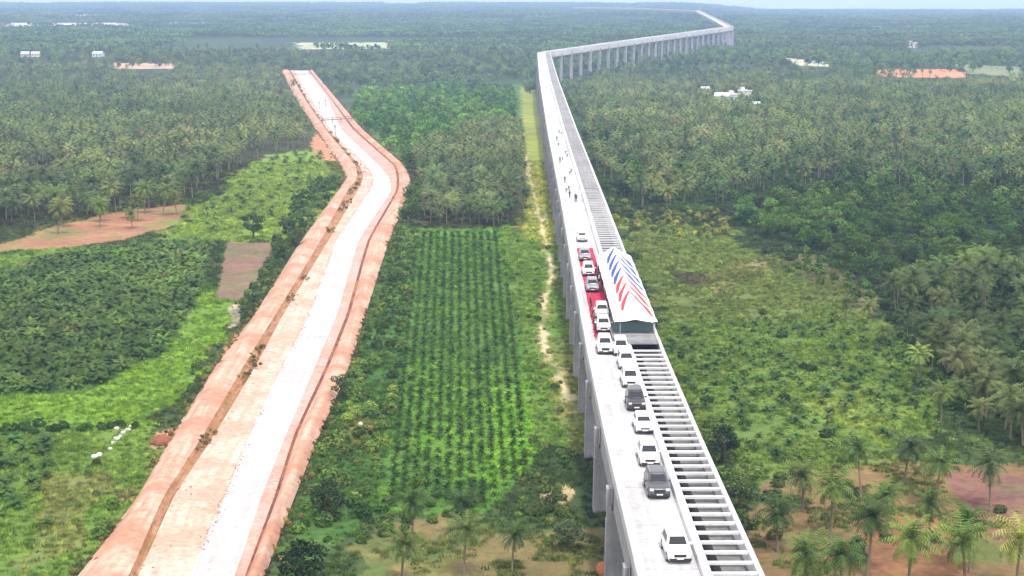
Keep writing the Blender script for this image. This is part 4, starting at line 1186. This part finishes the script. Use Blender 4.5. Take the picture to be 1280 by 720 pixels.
# valance hanging along the eaves, posts, and the tie rods across
for v, nm in ((-1, 'valance'), (1, 'valance')):
    Vv = []
    for i in range(nf + 1):
        a = roof_pt(i / nf, v); sc_ = .22 + .06 * math.cos(i * math.pi / 2)
        Vv += [tuple(a + np.array([0, 0, -.01])), tuple(a + np.array([0, 0, -sc_]))]
    link(nm, mesh_data(nm, Vv, [(2 * i, 2 * i + 2, 2 * i + 3, 2 * i + 1) for i in range(nf)], [mcloth]), cn)
mpost = plain('canopy_post', (.55, .56, .58), .4, .5)
for k in range(9):
    f = .008 + k * .123
    for v, zb in ((-.72, .0), (.88, .55)):
        a = roof_pt(f, v); t = MB(); zz = on_path(TS0 + (TS1 - TS0) * f, 0, zb)[2] - CO[2]
        t.tube([(a[0], a[1], zz), (a[0], a[1], a[2] - .02)], [.045, .045], 8); t.build('post', [mpost], cn)
# the stage the canopy stands over at its front end
st_ = tag(empty('stage_platform', tuple(on_path(S_PLAT0, 1.4, 0))), 'low grey stage platform in front of and under the near end of the canopy', 'stage')
AO_keep = AO; AO = Vector(st_.location)
sweep('platform_top', [(-1.25, .62), (4.12, .62), (4.12, .74), (-1.25, .74)], M['coverc'], S_PLAT0, S_PLAT0 + 16, parent=st_)
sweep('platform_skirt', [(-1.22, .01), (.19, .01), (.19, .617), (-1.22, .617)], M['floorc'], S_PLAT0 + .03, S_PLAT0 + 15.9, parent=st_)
AO = AO_keep
# front cloth and seats inside
mteal = plain('teal_backdrop', (.10, .19, .18), .6)
q0, q1 = on_path(TS0 + 2.2, -1.0) , on_path(TS0 + 2.2, 4.05)
t = MB(); z = q0[2] + .745
t.add([(q0[0], q0[1], z), (q1[0], q1[1], z), (q1[0], q1[1], z + 1.05), (q0[0], q0[1], z + 1.05), (q0[0], q0[1] + .05, z), (q1[0], q1[1] + .05, z), (q1[0], q1[1] + .05, z + 1.05), (q0[0], q0[1] + .05, z + 1.05)], [(0, 1, 2, 3), (5, 4, 7, 6), (3, 2, 6, 7), (1, 5, 6, 2), (4, 0, 3, 7)])
tag(t.build('stage_screen', [mteal]), 'dark teal cloth screen standing under the front edge of the striped canopy', 'screen')
mrail = plain('platform_rail', (.5, .5, .52), .4, .6)
rb = tag(empty('guard_rail', tuple(on_path(S_PLAT0 + .3, 1, .6))), 'grey metal guard rail across the end of the canopy platform', 'railing')
GO = np.array(rb.location)
for u in (-1.15, .2, 1.5, 2.8, 4.05):
    a = on_path(S_PLAT0 + .3, u, .745) - GO; t = MB(); t.tube([tuple(a), tuple(a + [0, 0, 1.0])], [.03, .03], 6); t.build('post', [mrail], rb)
for zz in (.5, 1.0):
    a, c_ = on_path(S_PLAT0 + .3, -1.15, .745 + zz) - GO, on_path(S_PLAT0 + .3, 4.05, .745 + zz) - GO; t = MB(); t.tube([tuple(a), tuple(c_)], [.028, .028], 6); t.build('rail', [mrail], rb)

# ------------------------------------------------------------------ people
MP = {'skin': plain('skin', (.22, .115, .07), .6), 'hair': plain('hair', (.012, .01, .009), .6), 'white': plain('white_shirt', (.72, .72, .72), .85), 'dark': plain('dark_trousers', (.025, .025, .03), .85),
      'blue': plain('blue_shirt', (.06, .10, .25), .85), 'purple': plain('purple_cloth', (.13, .05, .17), .85), 'khaki': plain('khaki', (.24, .18, .10), .85), 'red': plain('red_shirt', (.35, .05, .06), .85)}
def body(pose):
    """one grown figure: skeleton with a radius at every joint"""
    step, arm = pose
    J = [(0, 0, .95), (0, 0, 1.12), (0, .01, 1.32), (0, .01, 1.46), (0, 0, 1.52), (0, -.01, 1.60), (0, -.015, 1.69), (0, 0, 1.73)]
    Rr = [(.15, .11), (.135, .10), (.165, .11), (.10, .08), (.052, .052), (.085, .095), (.088, .10), (.055, .065)]
    E = [(0, 1), (1, 2), (2, 3), (3, 4), (4, 5), (5, 6), (6, 7)]
    def chain(root, pts, rad):
        p = root
        for q, r_i in zip(pts, rad): J.append(q); Rr.append((r_i, r_i)); E.append((p, len(J) - 1)); p = len(J) - 1
    for sg in (-1, 1):
        k = sg * step
        chain(0, [(sg * .09, 0, .86), (sg * .10, -.10 * k - .02, .48), (sg * .10, .16 * -k + .06 * abs(step), .09), (sg * .11, .16 * -k - .12 + .06 * abs(step), .035)], [.095, .062, .042, .036])
        chain(2, [(sg * .19, .01, 1.40), (sg * .24, .05 * k + .02, 1.12), (sg * (.24 - .10 * arm), -.08 - .12 * arm + .08 * k, .90 + .16 * arm), (sg * (.235 - .14 * arm), -.12 - .16 * arm + .1 * k, .80 + .22 * arm)], [.062, .046, .034, .03])
    me = bpy.data.meshes.new('figure'); me.from_pydata(J, E, []); o = bpy.data.objects.new('figure', me); COL.objects.link(o)
    md = o.modifiers.new('s', 'SKIN'); md.use_smooth_shade = True
    for v, r_i in zip(me.skin_vertices[0].data, Rr): v.radius = r_i
    me.skin_vertices[0].data[0].use_root = True
    sb = o.modifiers.new('d', 'SUBSURF'); sb.levels = 1; sb.render_levels = 1
    dg = bpy.context.evaluated_depsgraph_get()
    m2 = bpy.data.meshes.new_from_object(o.evaluated_get(dg))
    bpy.data.objects.remove(o)
    # a nose, so that the face has a front
    return m2
BODY = [body(p) for p in ((0, 0), (.9, 0), (-.7, .6), (.2, 1.0))]
def person(i, px, py, shirt, legs, label, group=None, face=None):
    s, u = s_of(px, py); q = on_path(s, u, .004)
    o = link('person', BODY[i % 4].copy(), None, tuple(q))
    me = o.data; me.materials.clear()
    for k in ('skin', shirt, legs, 'hair'): me.materials.append(MP[k])
    mi = []
    for p_ in me.polygons:
        c = p_.center
        if c.z > 1.66 or (c.z > 1.58 and c.y > .02): mi.append(3)
        elif c.z > 1.49: mi.append(0)
        elif abs(c.x) > .2 and c.z < 1.12 or c.z < .06 or (c.y < -.2 and c.z > .8): mi.append(0)
        elif c.z > .93: mi.append(1)
        else: mi.append(2)
    me.polygons.foreach_set('material_index', mi)
    o.rotation_euler = (0, 0, heading(s) + (face if face is not None else random.uniform(-.6, .6)))
    o.scale = (1, 1, 1)
    tag(o, label, 'person', group)
i = 0
for px, py in [(699, 166), (701.5, 168), (696, 176), (698, 182), (709, 196), (707, 192), (700, 203), (703, 200), (714, 215), (712, 218), (706, 228), (711, 237), (708, 240)]:
    person(i, px, py + 1, ['white', 'white', 'blue', 'white'][i % 4], 'dark', 'person walking on the white deck far beyond the canopy', 'people walking on the far deck'); i += 1
person(0, 712, 248, 'dark', 'dark', 'person in dark clothes standing left of a pair on the empty deck')
person(3, 719, 252, 'dark', 'dark', 'person in dark clothes, left of the pair nearest to the canopy on the deck')
person(0, 720.5, 252.5, 'blue', 'dark', 'person in a blue shirt, right of the pair nearest to the canopy')
for k, (px, py, sh) in enumerate([(745, 336, 'purple'), (748, 341, 'dark'), (750, 346, 'purple'), (752, 351, 'dark'), (747, 346, 'blue'), (753, 358, 'dark'), (749, 352, 'white')]):
    person(k, px, py + 4, sh, 'dark', 'person in a dark crowd between the far cars and the canopy', 'crowd beside the far cars', R(-70))
for k, (px, py, sh) in enumerate([(757.5, 372, 'purple'), (759, 378, 'dark'), (760.5, 385, 'purple'), (762, 391, 'dark')]):
    person(k + 1, px, py + 3, sh, 'dark', 'person standing in a file along the canopy edge beside the carpet', 'file along the canopy edge', R(-80))
for k, (px, py) in enumerate([(737.5, 376), (739, 385), (740.5, 393), (742, 401), (743.5, 409), (745, 417)]):
    person(k, px, py + 4, ['khaki', 'dark', 'red', 'khaki'][k % 4], 'dark', 'person standing in a spaced file at the parapet side of the carpet', 'file along the parapet side of the carpet', R(80))

# ------------------------------------------------------------------ houses far off
MW = [plain('limewash', (.62, .61, .58), .9), plain('bluewash', (.55, .66, .72), .9), plain('creamwash', (.72, .66, .52), .9)]
MROOF = [plain('sheet_roof', (.55, .56, .58), .5), plain('tile_roof', (.40, .17, .10), .85), plain('slab_roof', (.62, .62, .60), .9)]
M['shutter'] = plain('shutter', (.10, .13, .12), .6)
def house(X, w, d, h, wall, roof, flat, label, rz=0.0):
    x, y, z = X
    o = tag(empty('small_house', (x, y, z), rz), label, 'house')
    t = MB(); t.box(-w / 2, w / 2, -d / 2, d / 2, -.6, h)
    if not flat:
        t.add([(-w / 2, -d / 2, h), (-w / 2, d / 2, h), (-w / 2, 0, h + d * .28)], [(0, 1, 2)]); t.add([(w / 2, -d / 2, h), (w / 2, d / 2, h), (w / 2, 0, h + d * .28)], [(1, 0, 2)])
    t.build('wall', [MW[wall]], o)
    t = MB()
    if flat:
        t.box(-w / 2 - .25, w / 2 + .25, -d / 2 - .25, d / 2 + .25, h + .003, h + .2)
        t.box(-w / 2 - .25, w / 2 + .25, -d / 2 - .25, -d / 2 - .1, h + .2, h + .7); t.box(-w / 2 - .25, w / 2 + .25, d / 2 + .1, d / 2 + .25, h + .2, h + .7)
        t.box(-w * .4, -w * .05, -.2, d * .42, h + .2, h + 2.2)
    else:
        e = .35; r_ = h + d * .28 + .12
        for sg in (-1, 1):
            t.add([(-w / 2 - e, sg * (d / 2 + e), h - .12), (w / 2 + e, sg * (d / 2 + e), h - .12), (w / 2 + e, 0, r_), (-w / 2 - e, 0, r_), (-w / 2 - e, sg * (d / 2 + e), h + .0), (w / 2 + e, sg * (d / 2 + e), h + .0), (w / 2 + e, 0, r_ + .12), (-w / 2 - e, 0, r_ + .12)],
                  [(0, 1, 2, 3), (7, 6, 5, 4), (0, 4, 5, 1), (1, 5, 6, 2), (3, 7, 4, 0)])
    t.build('roof', [MROOF[roof]], o)
    t = MB(); t.box(-.5, .5, -d / 2 - .03, -d / 2 - .003, 0, 2.1); t.build('door', [M['shutter']], o)
    for q in (-.32, .32):
        t = MB(); t.box(w * q - .55, w * q + .55, -d / 2 - .03, -d / 2 - .003, 1.0, 2.1); t.build('window', [M['shutter']], o)
HL = [(5, 4.5, 3.0, 0, 0, False, 'small white house apart from the others in the broad grove, nearest to the aqueduct'), (8, 6, 3.2, 0, 0, False, 'long white house with a pale sheet roof in the cluster amid the grove'),
      (7, 6, 3.4, 1, 2, True, 'pale blue house between two white ones in the cluster amid the grove'), (6, 5, 4.2, 0, 2, True, 'tall white flat-roofed house at the far side of the cluster in the grove'),
      (3.5, 3, 2.6, 0, 0, False, 'tiny white hut just in front of the cluster of houses in the grove'), (11, 8, 5, 0, 2, True, 'white block standing alone beyond the red patch of earth'),
      (7, 5, 3, 0, 0, False, 'white house with its twin at the far edge of the wide grey-green grove'), (7, 5, 3, 2, 0, False, 'cream house with its twin at the far edge of the wide grey-green grove'), (9, 6, 3, 1, 0, False, 'pale house alone at the far edge of the grove, nearer to the canal')]
for (x, y), a in zip(HOUSES, HL): house((x, y, float(ground_h(x, y))), *a, rz=random.uniform(-.4, .4))

# ------------------------------------------------------------------ stones, soil, and works on the canal
def stone(px, py, r0, label, mat, name='pale_stone', cat='stone', group=None, flat=.6):
    b_ = bmesh.new(); bmesh.ops.create_icosphere(b_, subdivisions=3, radius=1)
    sd = int(px * 7 + py)
    for v in b_.verts:
        k = .7 + .6 * float(vnoise(v.co.x * 1.3 + sd, v.co.y * 1.3 + v.co.z * 1.7, sd, 2)); v.co *= k; v.co.z *= flat
    me = bpy.data.meshes.new(name); b_.to_mesh(me); me.materials.append(mat)
    P = at(px, py); o = link(name, me, None, (P[0], P[1], P[2] + r0 * flat * .3)); o.scale = (r0, r0 * .8, r0); o.rotation_euler = (0, 0, random.uniform(0, 3))
    tag(o, label, cat, group)
for k, (px, py) in enumerate([(146, 536), (154, 541), (164, 534), (150, 546), (146, 550), (142, 555), (138, 562), (124, 569), (118, 572), (159, 538)]):
    stone(px, py, random.uniform(.32, .55), 'pale stone in the ragged curved line on the meadow below the hedge', M['rock'], group='line of pale stones')
stone(446, 540, .6, 'larger white stone on the bare brown spot in the thicket', M['rock']); stone(451, 531, .4, 'smaller white stone behind a larger one on the bare brown spot', M['rock'])
morange, b = new_mat('orange_soil', .95, .1); b.inputs['Base Color'].default_value = (.42, .15, .065, 1)
stone(757, 716, 1.1, 'mound of orange soil at the foot of the nearest piers', morange, 'soil_mound', 'mound', None, .7)
stone(202, 553, 1.6, 'low heap of reddish soil beside the earth road below the hedge', M['ditch'], 'soil_heap', 'heap', None, .35)
mwood = plain('weathered_timber', (.16, .11, .08), .9)
def crossing(pa, pb, z, posts, label, name):
    a, b2 = at(*pa), at(*pb)
    o = tag(empty(name, tuple((a + b2) / 2)), label, 'footbridge')
    c0 = (a + b2) / 2; d = (b2 - a); a, b2 = a - c0, b2 - c0
    L = np.linalg.norm(d[:2]); h = math.atan2(d[1], d[0])
    t = MB(); t.box(-L / 2, L / 2, -.5, .5, z, z + .25); k = t.build('walkway', [mwood], o); k.rotation_euler = (0, 0, h)
    for sg in (-1, 1):
        t = MB(); t.box(-L / 2, L / 2, sg * .47 - .04, sg * .47 + .04, z + .9, z + 1.0); k = t.build('handrail', [mwood], o); k.rotation_euler = (0, 0, h)
    for f in posts:
        p_ = a + (b2 - a) * f; t = MB(); t.tube([(p_[0], p_[1], -1.2), (p_[0], p_[1], z + 1.0)], [.14, .12], 6); t.build('post', [mwood], o)
crossing((402, 155), (441, 153), 1.6, (.03, .35, .62, .97), 'dark timber footbridge across the canal works beyond the bend', 'timber_footbridge')
crossing((360, 97), (389, 95), 1.8, (.03, .3, .7, .97), 'timber footbridge across the canal works at their far end', 'timber_footbridge')
for k, (px, py, lab) in enumerate([(399, 136, 'thin post standing on the canal lining beyond the timber footbridge'), (407, 133, 'second thin post across from another beyond the timber footbridge'), (419, 168, 'thin post on the canal lining just before the timber footbridge')]):
    P = at(px, py); t = MB(); t.tube([(0, 0, -.3), (0, 0, 3.2)], [.16, .12], 6); t.box(-.3, .3, -.06, .06, 2.6, 3.2)
    o = t.build('marker_post', [mwood]); o.location = tuple(P + [0, 0, .3]); tag(o, lab, 'post')

# ------------------------------------------------------------------ the air
mh = bpy.data.materials.new('haze'); mh.use_nodes = True
n, l = nodes(mh); n.remove(n['Principled BSDF'])
pv = n.new('ShaderNodeVolumePrincipled'); pv.inputs['Color'].default_value = (.45, .63, 1.0, 1); pv.inputs['Density'].default_value = HAZE
pv.inputs['Anisotropy'].default_value = 0.0
l.new(pv.outputs[0], n['Material Output'].inputs['Volume'])
lo = float(gz.min()) - 1.5; hi = CAM_Z + 4
t = MB(); t.box(-9300, 9300, -9300, 9300, lo, hi)
tag(t.build('haze', [mh]), 'pale blue haze lying over the whole country', 'haze', kind='stuff')
